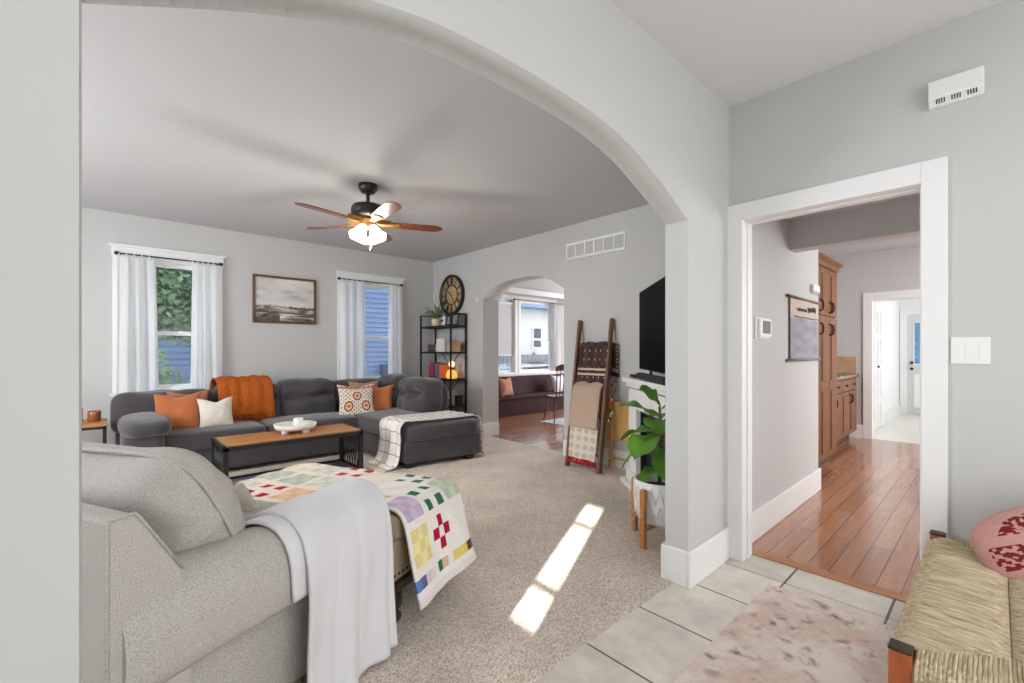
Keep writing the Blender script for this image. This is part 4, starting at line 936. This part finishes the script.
def quilt(u, v):
    # v runs from the hanging hem over the top; length about 1.5, width .5
    L_ = 1.52; y = v*L_; x = u*.52
    if y < .035: return (236, 224, 222)
    if .06 < y < .105:
        k = int(x/.042); return ((96, 132, 190), (112, 96, 160), (214, 206, 200), (232, 216, 214), (236, 232, 226), (52, 104, 80), (214, 186, 150), (236, 232, 226), (230, 212, 120), (230, 212, 120), (226, 206, 110), (120, 60, 40))[k % 12]
    if y < .13: return (240, 236, 232)
    B = .185; by = (y-.13)/B; bx_ = (x-.0)/B; iy, ix = int(by), int(bx_); fy_, fx_ = by-iy, bx_-ix
    bg = (240, 234, 228) if iy < 3 else (238, 226, 212)
    if not (.1 < fx_ < .9 and .1 < fy_ < .9): return bg
    px, py = int((fx_-.1)/.8*3), int((fy_-.1)/.8*3)
    tbl = {(0, 0): ('full', (228, 214, 150)), (1, 0): ('plus', (178, 26, 58)), (2, 0): ('none', bg), (0, 1): ('full', (200, 178, 204)), (1, 1): ('x', (58, 112, 92)), (2, 1): ('full', (190, 202, 180)),
           (0, 2): ('x', (218, 182, 150)), (1, 2): ('none', bg), (2, 2): ('x', (84, 116, 106)), (0, 3): ('full', (206, 204, 196)), (1, 3): ('none', bg), (2, 3): ('none', bg),
           (0, 4): ('full', (226, 186, 150)), (1, 4): ('full', (208, 208, 200)), (2, 4): ('x', (188, 60, 84)), (0, 5): ('x', (182, 40, 58)), (1, 5): ('full', (186, 194, 174)), (2, 5): ('full', (206, 206, 194)), (0, 6): ('full', (214, 208, 196)), (1, 6): ('full', (190, 196, 176))}
    kind, c = tbl.get((ix, iy), ('x', QC[(ix*3+iy*2) % 7]))
    if kind == 'none': return bg
    if kind == 'full': return c if (px+py) % 2 == 0 else tuple(min(255, v_+14) for v_ in c)
    if kind == 'plus': return c if (px == 1) != (py == 1) else bg
    return c if (px+py) % 2 == 0 and not (px == 1 and py == 1) or (px == 1 and py == 1 and False) else bg
t = thing('patchwork_quilt', 'cream patchwork quilt with coloured nine patch blocks spread over the ottoman', 'quilt', CO, CR)
P_ = [(-.135, .115), (-.11, .19), (-.085, .30), (-.06, .41), (-.02, .50), (.06, .528), (.3, .524), (.6, .524), (.9, .524), (1.06, .522), (1.12, .50), (1.135, .42)]
cloth(P_, lambda s: 1.05+.02*math.sin(s*6)-.10*min(1, max(0, (s-.3)*3)), lambda s: 1.575-.02*s+.03*max(0, .25-s), l3, 104, 300, lambda u, s: .018*math.sin(u*8+1)*max(0, .26-s)*3+.003*math.sin(u*20+s*30), quilt).build('quilt_top', M['painted'], t, local=True, solid=.012)

# ------------------------------------------------------------------ blanket ladder
t = thing('blanket_ladder', 'brown wooden blanket ladder leaning on the wall beside the small arch', 'ladder', (3.87, 2.98, 0))
def lx(z): return 3.71 + (4.035-3.71)*z/1.6
YR = (3.19, 2.765)
for y, lean in ((YR[0], .05), (YR[1], .04)):
    m = MB(); m.bar((lx(0), y-.03, .0), (lx(1.6), y+lean, 1.6), .055, .028, (0, 1, 0)); m.build('rail', M['rail'], t, bevel=.002)
RZ = (.17, .50, .87, 1.31)
for z in RZ: MB().tube([(lx(z), YR[0], z), (lx(z), YR[1], z)], .014, 8).build('rung', M['rail'], t)
def hang(name, label, zr, y0, y1, front, back, m_, colf=None, thick=.03, off=.0, nu=30, nv=60, amp=.006, extra=None):
    x = lx(zr); g = thing(name, label, 'throw blanket', (x, (y0+y1)/2, zr-front))
    P_ = [(x+.035, zr-back), (x+.03, zr-.05), (x+.022, zr+.01), (x, zr+.03), (x-.022, zr+.01), (x-.035-off, zr-.06), (x-.05-off-.1*front, zr-front)]
    cloth(P_, y0, y1, lambda a, p, q: (p, a, q), nu, nv, lambda u, s: amp*math.sin(u*13+s*4), colf).build('blanket', m_, g, solid=thick)
    return g
def darkpat(u, v):
    if abs(v-.80) < .018 or abs(v-.86) < .012: return (214, 196, 170)
    if (u*5 % 1 < .14 and v*9 % 1 < .2): return (190, 176, 166)
    return (70, 54, 54) if (int(u*6) + int(v*4)) % 2 else (86, 66, 60)
g = hang('dark_throw', 'dark brown patterned throw folded over the top rung of the ladder', RZ[3], 2.795, 3.165, .43, .34, M['painted'], darkpat, .022, .0, 40, 80)
MB().grid(lambda u, v: (lx(RZ[3])+.055+.02*v*v, 2.735+.38*u, RZ[3]+.02-.36*v+.012*math.sin(u*9)), 30, 40, darkpat).build('back_fold', M['painted'], g, solid=.02)
hang('tan_throw', 'plain tan blanket folded over the middle rung of the ladder', RZ[2], 2.80, 3.17, .44, .36, M['tan'], None, .03, .035)
def beige(u, v):
    return (208, 194, 174) if math.hypot((u*4 % 1)-.5, ((v*9 % 1)-.5)*1.1) < .36 and v > .5 else (230, 224, 214)
g = hang('pompom_throw', 'cream and beige throw with red fringe on the lowest ladder rungs', RZ[1], 2.80, 3.175, .40, .30, M['painted'], beige, .02, -.005, 40, 80, .003)
m = MB(); random.seed(2); xb = lx(RZ[1])-.05-.04
for i in range(34):
    y = 2.80+.375*i/33; m.tube([(xb, y, RZ[1]-.39), (xb-.008+random.uniform(-.01, .005), y+random.uniform(-.012, .012), RZ[1]-.42), (xb-.005, y+random.uniform(-.015, .015), RZ[1]-.45)], .007, 5)
m.build('red_fringe', mat('red tassel yarn', (186, 36, 40), .9), g)
m = MB()
for i in range(16):
    z = RZ[3]-.36-.05*i*.55; y = 2.70+random.uniform(-.02, .03); m.tube([(lx(z)+.03, y, z), (lx(z)+.01, y-.015, z-.02)], .009, 5, col=random.choice([(190, 50, 40), (220, 200, 180), (90, 60, 50)]))
m.build('tassel', M['painted'], g)

# ------------------------------------------------------------------ folded wooden tray table against the wall
t = thing('folding_tray_table', 'light wood folding tray table leaning flat against the wall', 'folding table', (3.98, 2.66, 0))
MB().box(3.985, 4.005, 2.47, 2.84, .30, .715).build('top_panel', M['bamboo'], t, bevel=.004)
for y in (2.52, 2.79):
    m = MB(); m.bar((3.96, y, 0), (4.02, y-.02, .7), .03, .02, (0, 1, 0)); m.build('leg', M['bamboo'], t)
m = MB(); m.bar((3.968, 2.52, .12), (3.968, 2.79, .12), .025, .018); m.build('stretcher', M['bamboo'], t)

# ------------------------------------------------------------------ corner fireplace with mantel, TV, soundbar
FD = Vector((-.647, -.764, 0)).normalized(); FN = Vector((-.763, .646, 0)).normalized(); FO = Vector((3.72, 2.44, 0))
fr = math.atan2(FD.y, FD.x)
fp = thing('corner_fireplace', 'white corner fireplace mantel with a dark firebox', 'fireplace', tuple(FO), fr)
# local: +x along face away from wall, +y = -FN (into corner) or FN?
Kf = Matrix.Translation(FO) @ Matrix.Rotation(fr, 4, 'Z'); YS = -1 if (Kf.to_3x3() @ Vector((0, 1, 0))).dot(FN) > 0 else 1     # y*YS>0 goes into the corner
def fb(x0, x1, d0, d1, z0, z1): a, b = sorted((d0*YS, d1*YS)); return (x0, x1, a, b, z0, z1)
LF = 1.42
MB().box(*fb(.06, .28, .02, .12, 0, .90)).box(*fb(1.12, LF-.06, .02, .12, 0, .90)).box(*fb(.28, 1.12, .02, .12, .72, .90)).build('surround', M['mantel'], fp, local=True, bevel=.004)
tri = [(0.0, .11*YS), (LF, .11*YS), (.80, .50*YS), (.52, .50*YS)]
m = MB().prism([(.08, .12*YS), (LF-.06, .12*YS), (LF*.58, .58*YS), (LF*.42, .58*YS)], lambda p, q, d: (p, q, d), 0, .955); m.build('chimney_body', M['mantel'], fp, local=True)
MB().prism([(0, -.03*YS), (LF, -.03*YS), (LF-.1, .16*YS), (LF*.62, .60*YS), (LF*.36, .60*YS), (.1, .16*YS)], lambda p, q, d: (p, q, d), .955, 1.0).build('mantel_shelf', M['mantel'], fp, local=True, bevel=.006)
MB().box(*fb(.03, LF-.03, 0, .1, .915, .955)).build('cornice', M['mantel'], fp, local=True, bevel=.006)
for x in (.06, 1.12): MB().box(*fb(x-.02, x+.25, -.0, .1, 0, .13)).build('plinth_block', M['mantel'], fp, local=True, bevel=.006)
MB().box(*fb(.28, 1.12, .10, .118, .0, .72)).build('firebox', mat('dark firebox glass', (30, 31, 34), .3), fp, local=True)
m = MB(); m.box(*fb(.28, .31, .06, .10, .02, .72)).box(*fb(1.09, 1.12, .06, .10, .02, .72)).box(*fb(.31, 1.09, .06, .10, .69, .72)); m.build('firebox_frame', M['black'], fp, local=True)
MB().prism([(.03, -.05*YS), (LF-.06, -.05*YS), (LF-.06, .08*YS), (.06, .08*YS)], lambda p, q, d: (p, q, d), 0, .045).build('hearth', M['mantel'], fp, local=True, bevel=.006)
tv = thing('television', 'black flat screen television standing on the white mantel', 'television', tuple(FO-FN*.075+Vector((0, 0, 1.001))), fr-.12)
def tb(x0, x1, d0, d1, z0, z1): return fb(x0, x1, d0, d1, z0-1.001, z1-1.001)
MB().box(*tb(-.16, 1.04, .10, .14, 1.07, 1.84)).build('cabinet', M['black'], tv, local=True, bevel=.004)
MB().box(*tb(-.152, 1.032, .096, .101, 1.08, 1.832)).build('screen', M['screen'], tv, local=True)
for x in (.25, .92):
    MB().box(*tb(x-.02, x+.02, .06, .26, 1.001, 1.012)).box(*tb(x-.012, x+.012, .11, .13, 1.012, 1.075)).build('foot', M['black'], tv, local=True)
sb = thing('soundbar', 'black soundbar lying on the mantel in front of the television', 'soundbar', tuple(FO-FN*.05+Vector((0, 0, 1.001))), fr-.08)
MB().box(*fb(.30, 1.1, -.01, .045, 0, .055)).build('body', mat('black mesh plastic', (34, 34, 36), .6), sb, local=True, bevel=.008)
MB().box(*fb(.32, 1.08, -.013, -.009, .006, .05)).build('grille', mat('dark speaker cloth', (48, 48, 50), .9, (200, .4)), sb, local=True)
bbx = thing('media_box', 'small flat black media box at the end of the mantel', 'media player', tuple(FO+Vector((0, 0, 1.001))), fr)
MB().box(*fb(.09, .24, .02, .14, 0, .03)).build('body', M['black'], bbx, local=True, bevel=.004); MB().box(*fb(.15, .16, .018, .021, .012, .018)).build('indicator', M['white'], bbx, local=True)

# ------------------------------------------------------------------ potted plant on a wood stand
px, py = 2.72, 1.51
st_ = thing('plant_stand', 'mid toned wooden plant stand with four straight legs', 'plant stand', (px, py, 0))
for k in range(4):
    a = math.radians(178+90*k); x, y = px+.20*math.cos(a), py+.20*math.sin(a); bx(-.017, .017, -.017, .017, 0, .37, Matrix.Translation((x, y, 0)) @ Matrix.Rotation(a, 4, 'Z')).build('leg', M['tableoak'], st_, bevel=.004)
for k in range(2):
    a = math.radians(178+90*k); d = Vector((math.cos(a), math.sin(a), 0))*.19; m = MB(); m.bar(Vector((px, py, .115-.0*k))-d, Vector((px, py, .115))+d, .03, .02); m.build('cross_bar', M['tableoak'], st_)
pp = thing('fiddle_leaf_plant', 'broad leaved green plant in a white ribbed pot beside the pier', 'potted plant', (px, py, .127))
m = MB(); prof = [(0, .0), (.12, 0), (.145, .02), (.163, .1), (.17, .27), (.163, .278), (.156, .27), (.15, .20), (0, .2)]
m.lathe(prof, (px, py, .127), 40); m.build('pot', M['pot'], pp)
m = MB()
for k in range(20):
    a = 2*PI*k/20; b = a+2*PI/20
    for z0_, z1_ in ((.15, .255), (.255, .36)):
        for (s0, s1) in ((a, (a+b)/2), (b, (a+b)/2)):
            r0, r1 = .164+.006*(z0_ > .2), .168+.003*(z1_ > .3)
            m.tube([(px+r0*math.cos(s0), py+r0*math.sin(s0), z0_+.02), (px+r1*math.cos(s1), py+r1*math.sin(s1), z1_+.02)], .003, 5)
m.build('pot_ribbing', M['pot'], pp)
MB().lathe([(0, .0), (.152, 0), (.148, .012), (.05, .02), (0, .022)], (px, py, .327), 24).build('soil', M['soil'], pp)
stem = [(px, py, .33), (px-.005, py+.01, .5), (px+.01, py-.005, .68), (px-.005, py+.005, .88)]
MB().tube(stem, [.014, .012, .01, .008], 8).build('stem', M['stem'], pp)
def leaf(base_, d, L_, wd, droop, up):
    d = Vector(d).normalized(); s_ = Vector((-d.y, d.x, 0)).normalized(); m = MB()
    def fn(u, v):
        x = 2*u-1; t_ = v; w_ = wd*(math.sin(PI*min(1, t_**1.5*.98+.03))**.8)*(.55+.5*t_) if t_ > .0 else .004
        p = Vector(base_) + d*L_*t_*math.cos(.4*t_) + Vector((0, 0, up*L_*t_ - droop*L_*t_*t_)) + s_*x*w_ + Vector((0, 0, .22*abs(x)*w_ + .012*math.sin(t_*14)*abs(x)))
        return tuple(p)
    m.grid(fn, 8, 14); m.tube([fn(.5, i/8) for i in range(9)], .0025, 5)
    return m
LV = [((-.5, .75, 0), .27, .085, .35, .42, .80), ((.35, -.9, 0), .25, .085, .35, .6, .84), ((-.8, -.5, 0), .27, .1, .5, .25, .76), ((.8, .5, 0), .25, .09, .4, .3, .76), ((-.2, 1, 0), .28, .1, .55, .15, .68), ((-1, .15, 0), .26, .1, .75, .2, .66),
      ((.6, -.8, 0), .24, .09, .5, .1, .64), ((-.55, .9, 0), .25, .09, .85, .1, .60), ((-.75, -.75, 0), .22, .085, .9, .0, .58), ((.1, .4, 0), .16, .06, .2, .8, .86), ((-.3, -.9, 0), .2, .07, .8, .2, .46), ((-.8, .5, 0), .17, .045, .9, .3, .42), ((.5, .9, 0), .18, .05, .9, .3, .43)]
for d, L_, wd, dr, up, z in LV: leaf((px, py, z+.02), d, L_*1.08, wd*1.3, dr, up+.12).build('leaf', M['leaf'], pp)

# ------------------------------------------------------------------ rush seat bench, pillow, entry rug
rb = thing('rush_bench', 'long bench with woven rush seat and orange brown wooden legs', 'bench', (2.19, -.03, 0))
gx0, gx1, gy0, gy1, gz = 1.60, 2.785, -.26, .205, .422
M['rush'] = mat('woven rush', (230, 214, 182), .85, (30, .5), (60, .8, .01), rgb2=(164, 142, 106), stretch=(4.5, .35, 4.5))
M['rushx'] = mat('woven rush along the bench', (230, 214, 182), .85, (30, .5), (60, .8, .01), rgb2=(164, 142, 106), stretch=(.35, 4.5, 4.5))
for x in (gx0+.025, gx1-.025):
    for y in (gy0+.025, gy1-.025): bx(x-.025, x+.025, y-.025, y+.025, -.008, gz+.005).build('leg', M['rushwood'], rb, bevel=.006)
for x in (gx0+.025, gx1-.025):
    for y in (gy0+.025, gy1-.025): bx(x-.026, x+.026, y-.026, y+.026, gz+.005, gz+.013).build('leg_cap', M['darkwood'], rb, bevel=.003)
ym = (gy0+gy1)/2; hw = (gy1-gy0)/2
def seat_z(x, y):
    e = min(1, min((y-gy0), (gy1-y), (x-gx0), (gx1-x))/.05); sag = .014*math.exp(-((y-ym)/.03)**2)
    return gz - .028*(1-e)**2 - sag
def rush_panel(poly_fn, along, n, m_):
    m = MB()
    for i in range(n):
        a, b = poly_fn((i+.5)/n)
        a = Vector(a); b = Vector(b); k = 6; ps = []
        for j in range(k+1):
            p = a.lerp(b, j/k); ps.append((p.x, p.y, seat_z(p.x, p.y)+random.uniform(-.0015, .0015)))
        e = ps[0]; q = Vector(ps[0])-Vector(ps[1]); q.z = 0; q = q.normalized()*.006 if q.length > 0 else Vector((0, 0, 0))
        ps = [(e[0]+q.x*.6, e[1]+q.y*.6, e[2]-.055), (e[0]+q.x*1.6, e[1]+q.y*1.6, e[2]-.03), (e[0]+q.x, e[1]+q.y, e[2]-.008)] + ps
        m.tube(ps, .0052, 5)
    return m.build('rush_weave', m_, rb)
random.seed(3)
dx = hw
rush_panel(lambda t_: ((gx0+.055+(gx1-gx0-.11)*t_, gy1-.004, 0), (gx0+.055+(gx1-gx0-.11)*t_, ym+max(0, hw-.02-min(gx0+.055+(gx1-gx0-.11)*t_-gx0, gx1-(gx0+.055+(gx1-gx0-.11)*t_)))*.98+.002, 0)), 0, 112, M['rush'])
rush_panel(lambda t_: ((gx0+.055+(gx1-gx0-.11)*t_, gy0+.004, 0), (gx0+.055+(gx1-gx0-.11)*t_, ym-max(0, hw-.02-min(gx0+.055+(gx1-gx0-.11)*t_-gx0, gx1-(gx0+.055+(gx1-gx0-.11)*t_)))*.98-.002, 0)), 0, 112, M['rush'])
for X_, sg in ((gx0, 1), (gx1, -1)):
    rush_panel(lambda t_: ((X_+sg*.004, gy0+.055+(gy1-gy0-.11)*t_, 0), (X_+sg*max(.05, (hw-abs(gy0+.055+(gy1-gy0-.11)*t_-ym))-.0), gy0+.055+(gy1-gy0-.11)*t_, 0)), 1, 40, M['rushx'])
bx(gx0+.05, gx1-.05, gy0+.04, gy1-.04, gz-.045, gz-.02).build('seat_core', M['rush'], rb)
m = MB()
for y in (gy0+.025, gy1-.025): m.tube([(gx0+.03, y, .16), (gx1-.03, y, .16)], .013, 8)
for x in (gx0+.025, gx1-.025): m.tube([(x, gy0+.03, .20), (x, gy1-.03, .20)], .013, 8)
m.build('stretcher', M['rushwood'], rb)
def emb(u, v):
    x, y = u, v; pink = (200, 150, 144)
    def motif(x0, x1, y0, y1):
        if x0 < x < x1 and y0 < y < y1:
            a, b = (x-x0)/(x1-x0), (y-y0)/(y1-y0); return noise.noise(Vector((a*5.5, b*5.5, x0*40)))+.35*math.sin(a*26)*math.sin(b*22) > -.05
        return False
    for q in ((.05, .24, .30, .56), (.30, .58, .26, .54), (.68, .9, .36, .6), (.12, .38, .68, .9), (.46, .8, .68, .92), (.15, .4, .08, .24), (.6, .85, .08, .24)):
        if motif(*q): return (122, 42, 44)
    return pink
pillow('embroidered_pillow', 'pink pillow with burgundy embroidery lying on the rush bench', (2.60, -.215, .55), .60, .32, .17, -PI/2+.12, -.5, M['painted'], .0, emb, .0, n=110, roll=-.42, rnd=2.8)
struct_rug = bx(.45, 2.635, .235, .83, -.008, -.001).build('entry_rug', M['rug'], label='faded oriental runner rug on the entry tile beside the bench', cat='rug', at=(1.5, .5, -.008))

# ------------------------------------------------------------------ kitchen: pantry, base cabinet, counter, wall things
def door_panel(x0, x1, z0, z1, y, parent, name='door', knob=None, split=None):
    m = MB().box(x0, x1, y-.02, y, z0, z1); o = m.build(name, M['cab'], parent, bevel=.003)
    zs = [z0, split, z1] if split else [z0, z1]; w = .055
    for za, zb in zip(zs, zs[1:]):
        m = MB(); m.box(x0+w, x1-w, y-.028, y-.02, za+w, zb-w); p_ = m.build('raised_panel', M['cab'], o, bevel=.007)
        m = MB(); g = .006
        m.box(x0+w-g, x0+w, y-.0215, y-.02, za+w-g, zb-w+g).box(x1-w, x1-w+g, y-.0215, y-.02, za+w-g, zb-w+g).box(x0+w, x1-w, y-.0215, y-.02, za+w-g, za+w).box(x0+w, x1-w, y-.0215, y-.02, zb-w, zb-w+g)
        m.build('glaze_line', M['darkwood'], o)
    if knob:
        kx, kz = knob; m = MB().tube([(kx, y-.02, kz-.06), (kx, y-.05, kz-.045), (kx, y-.058, kz), (kx, y-.05, kz+.045), (kx, y-.02, kz+.06)], .007, 6); m.build('handle', M['darkbronze'], o)
    return o
PX0, PX1, PY = 4.80, 6.14, 1.25; PM = 5.80
pc = thing('pantry_cabinet', 'tall glazed maple pantry cabinet beside the kitchen wall', 'cabinet', ((PX0+PX1)/2, 1.6, 0))
MB().box(PX0, PX1, PY, 1.98, .09, 2.14).build('body', M['cab'], pc)
bx(PX0, PX1, PY+.06, 1.98, 0, .09).build('toe_kick', M['darkwood'], pc)
m = MB().prism([(PY, 2.14), (PY-.02, 2.15), (PY-.03, 2.18), (PY-.07, 2.21), (PY-.07, 2.23), (PY+.1, 2.23), (PY+.1, 2.14)], lambda p, q, d: (d, p, q), PX0, PX1+.05); m.build('crown_moulding', M['cab'], pc)
for a, b, kn in ((PX0+.03, 5.43, None), (5.44, PM-.0, None), (PM+.01, PX1-.005, 1)):
    door_panel(a, b, 1.63, 2.12, PY, pc, 'upper_door', (a+.03, 1.72) if kn else (b-.03, 1.72))
    door_panel(a, b, .12, 1.60, PY, pc, 'lower_door', (a+.03, 1.48) if kn else (b-.03, 1.48), .88)
bc = thing('base_cabinet', 'low glazed maple base cabinet with drawers past the pantry', 'cabinet', (7.05, 1.7, 0))
BY = 1.38
MB().box(6.16, 7.95, BY, 1.98, .1, .88).build('body', M['cab'], bc)
bx(6.16, 7.9, BY+.06, 1.98, 0, .1).build('toe_kick', M['darkwood'], bc)
for i in range(4):
    a = 6.17+i*.445; b = a+.435
    o = MB().box(a, b, BY-.02, BY, .72, .865).build('drawer', M['cab'], bc, bevel=.004); MB().lathe([(.0, .028), (.014, .022), (.012, .01), (.007, 0)], (0, 0, 0), 12, Matrix(((1, 0, 0, (a+b)/2), (0, 0, -1, BY-.02), (0, 1, 0, .79), (0, 0, 0, 1)))).build('knob', M['darkbronze'], o)
    door_panel(a, b, .12, .70, BY, bc, 'door', (b-.03 if i % 2 == 0 else a+.03, .60))
ct = MB().box(6.16, 8.03, BY-.04, 1.99, .885, .925).build('countertop', mat('brown granite', (150, 122, 98), .25, (30, .5), None, rgb2=(90, 70, 58)), label='brown granite countertop on the base cabinet', cat='countertop', bevel=.006)
MB().box(8.02, 8.039, BY, 1.99, .926, 1.17).build('backsplash', mat('tan stone tile', (202, 168, 130), .5, (10, .25)), label='tan stone side splash above the end of the granite countertop', cat='backsplash')
KY = 1.10
t = thing('thermostat', 'white wall thermostat with a grey screen near the kitchen doorway', 'thermostat', (3.33, KY, 1.33))
bx(3.21, 3.47, KY-.012, KY, 1.335, 1.478).build('back_plate', M['white'], t, bevel=.004)
bx(3.235, 3.46, KY-.03, KY-.012, 1.343, 1.47).build('body', M['white'], t, bevel=.004)
bx(3.285, 3.43, KY-.032, KY-.029, 1.37, 1.455).build('screen', mat('grey lcd', (96, 98, 98), .3), t)
t = thing('fabric_banner', 'hanging fabric banner with dark script above a grey panel', 'wall hanging', (4.3, KY, 1.17))
def banner(u, v): return (206, 192, 180) if v > .72 else ((196, 188, 184) if v > .66 else tuple(int(c*(.95+.1*noise.noise(Vector((u*4, v*9, 2))))) for c in (170, 172, 178)))
MB().grid(lambda u, v: (3.93+.80*u, KY-.012+.004*math.sin(u*9), 1.185+.49*v), 24, 60, banner).build('cloth', M['painted'], t, solid=.003)
MB().tube([(3.86, KY-.014, 1.678), (4.77, KY-.014, 1.678)], .012, 8).build('top_dowel', M['rail'], t)
MB().tube([(3.86, KY-.014, 1.178), (4.77, KY-.014, 1.178)], .012, 8).build('bottom_dowel', mat('grey dowel', (120, 122, 126), .6), t)
m = MB()
def scr(x0, x1, z, amp, k): 
    ps = [(x0+(x1-x0)*i/40+.012*math.sin(i*k*.35), KY-.02, z+amp*math.sin(i*k*.35+1.2)*(.6+.4*math.sin(i*.9))) for i in range(41)]
    m.tube(ps, .0035, 5)
scr(4.1, 4.35, 1.585, .016, 4); scr(4.38, 4.62, 1.60, .028, 5); scr(4.02, 4.68, 1.525, .004, 1)
m.build('script_lettering', M['darkwood'], t)
t = thing('white_wall_box', 'small white box on the kitchen wall above the fabric banner', 'wall box', (4.62, KY, 1.75)); bx(4.52, 4.72, KY-.03, KY, 1.755, 1.83).build('housing', M['white'], t, bevel=.004); bx(4.54, 4.70, KY-.032, KY-.029, 1.76, 1.772).build('grille', mat('grey slot', (140, 140, 140), .6), t)
MB().box(3.9, 4.0, KY-.0, KY+.001, .3, .31)
# mud room beyond
d1 = bx(8.55, 9.62, 1.29, 1.318, .01, 1.95).build('door_1', M['mud'], kind='structure')
for i in range(4):
    for (a, b) in ((.05, .42), (.48, .95), (1.02, 1.45), (1.5, 1.88)):
        bx(8.58+i*.265, 8.79+i*.265, 1.282, 1.29, a+.02, b).build('panel', M['mud'], d1, bevel=.005)
MB().lathe([(0, .03), (.018, .024), (.018, .01), (.008, 0)], (0, 0, 0), 12, Matrix(((1, 0, 0, 9.1), (0, 0, -1, 1.29), (0, 1, 0, 1.0), (0, 0, 0, 1)))).build('knob', M['darkbronze'], d1)
struct('trim_bifold', MB().box(8.45, 8.55, 1.29, 1.32, 0, 1.95).box(9.62, 9.72, 1.29, 1.32, 0, 1.95).box(8.45, 9.72, 1.29, 1.32, 1.95, 2.05), M['mud'])
d2 = bx(11.68, 11.715, .35, 1.2, .01, 1.97).build('door_2', mat('grey white door', (214, 214, 212), .4), kind='structure')
bx(11.672, 11.68, .50, 1.09, 1.0, 1.80).build('door_glass', mat('frosted blue door glass', (120, 172, 216), .15, (16, .4)), d2)
m = MB(); m.box(11.668, 11.68, .48, .50, .98, 1.82).box(11.668, 11.68, 1.09, 1.11, .98, 1.82).box(11.668, 11.68, .50, 1.09, .98, 1.0).box(11.668, 11.68, .50, 1.09, 1.80, 1.82); m.build('glass_frame', M['mud'], d2)
for z in (.9, 1.02): MB().lathe([(0, .05), (.025, .04), (.028, .02), (.012, 0)], (0, 0, 0), 14, Matrix(((0, 0, -1, 11.68), (-1, 0, 0, 1.13), (0, 1, 0, z), (0, 0, 0, 1)))).build('knob', M['darkbronze'], d2)
for a, b in ((.45, .75), (.8, 1.1)): bx(11.672, 11.68, a, b, .15, .8).build('panel', M['mud'], d2, bevel=.004)
struct('trim_end_door', MB().box(11.68, 11.72, 1.2, 1.31, 0, 1.97).box(11.68, 11.72, .24, .35, 0, 1.97).box(11.68, 11.72, .24, 1.31, 1.97, 2.08), M['mud'])

# ------------------------------------------------------------------ dining room: built in bench, chair, pillows
t = thing('window_bench', 'long burgundy painted wooden bench under the dining room windows', 'bench', (6.7, 6.55, 0))
MB().box(4.5, 8.9, 6.30, 6.88, 0, .33).build('front_panel', M['burg'], t)
MB().box(4.5, 8.9, 6.25, 6.88, .33, .365).build('seat', M['burg'], t, bevel=.008)
MB().add([(4.5, 6.76, .365), (8.9, 6.76, .365), (8.9, 6.84, .72), (4.5, 6.84, .72), (4.5, 6.86, .365), (8.9, 6.86, .365), (8.9, 6.87, .72), (4.5, 6.87, .72)], [(0, 1, 2, 3), (7, 6, 5, 4), (0, 4, 5, 1), (3, 2, 6, 7), (0, 3, 7, 4), (1, 5, 6, 2)]).build('backrest', M['burg'], t)
pillow('bench_pillow', 'dusty peach pillow on the burgundy bench', (5.82, 6.52, .54), .38, .38, .14, .2, -.2, mat('dusty peach cloth', (202, 142, 120), .9, (8, .12)), .08)
pillow('bench_pillow', 'white pillow at the far left of the burgundy bench', (5.34, 6.58, .53), .36, .36, .14, 0, -.2, M['cream'], .05)
pillow('bench_pillow', 'pale blue white pillow beside the spindle chair on the bench', (7.35, 6.5, .53), .42, .40, .14, .1, -.25, mat('pale blue cloth', (218, 222, 230), .9), .05)
t = thing('spindle_chair', 'brown spindle back dining chair beyond the small arch', 'dining chair', (6.02, 5.3, 0), 2.75)
M['chairwood'] = wood_mat('dark cherry chair wood', (112, 66, 46), (80, 44, 30), .35, 5, (4, 4, 1), coat=.3)
MB().soft((0, 0, .44), (.21, .21, .022), 4, 8).build('seat', M['chairwood'], t, local=True)
for x, y in ((-.16, -.16), (.16, -.16), (-.16, .16), (.16, .16)):
    MB().tube([(x*1.35, y*1.35, 0), (x*1.2, y*1.2, .14), (x*1.12, y*1.12, .22), (x, y, .43)], [.012, .018, .014, .016], 8).build('leg', M['chairwood'], t, local=True)
m = MB().tube([(-.19, -.16, .2), (-.19, .16, .2)], .01, 6).tube([(.19, -.16, .2), (.19, .16, .2)], .01, 6).tube([(-.19, 0, .2), (.19, 0, .2)], .01, 6); m.build('stretcher', M['chairwood'], t, local=True)
for i in range(6):
    x = -.17+.34*i/5; MB().tube([(x*.9, .18, .45), (x, .225, .68), (x*1.1, .27, .92)], [.008, .011, .007], 6).build('spindle', M['chairwood'], t, local=True)
MB().prism([(-.22, .90), (-.21, .98), (-.1, 1.02), (.1, 1.02), (.21, .98), (.22, .90), (.1, .91), (-.1, .91)], lambda p, q, d: (p, d+.25*0+.27, q), -.012, .012).build('crest_rail', M['chairwood'], t, local=True, bevel=.004)
bx(5.72, 6.7, 4.75, 5.5, -.006, 0).build('chair_mat', mat('pale chair mat', (214, 214, 220), .6), label='pale mat under the spindle back chair on the dining room floor', cat='mat')
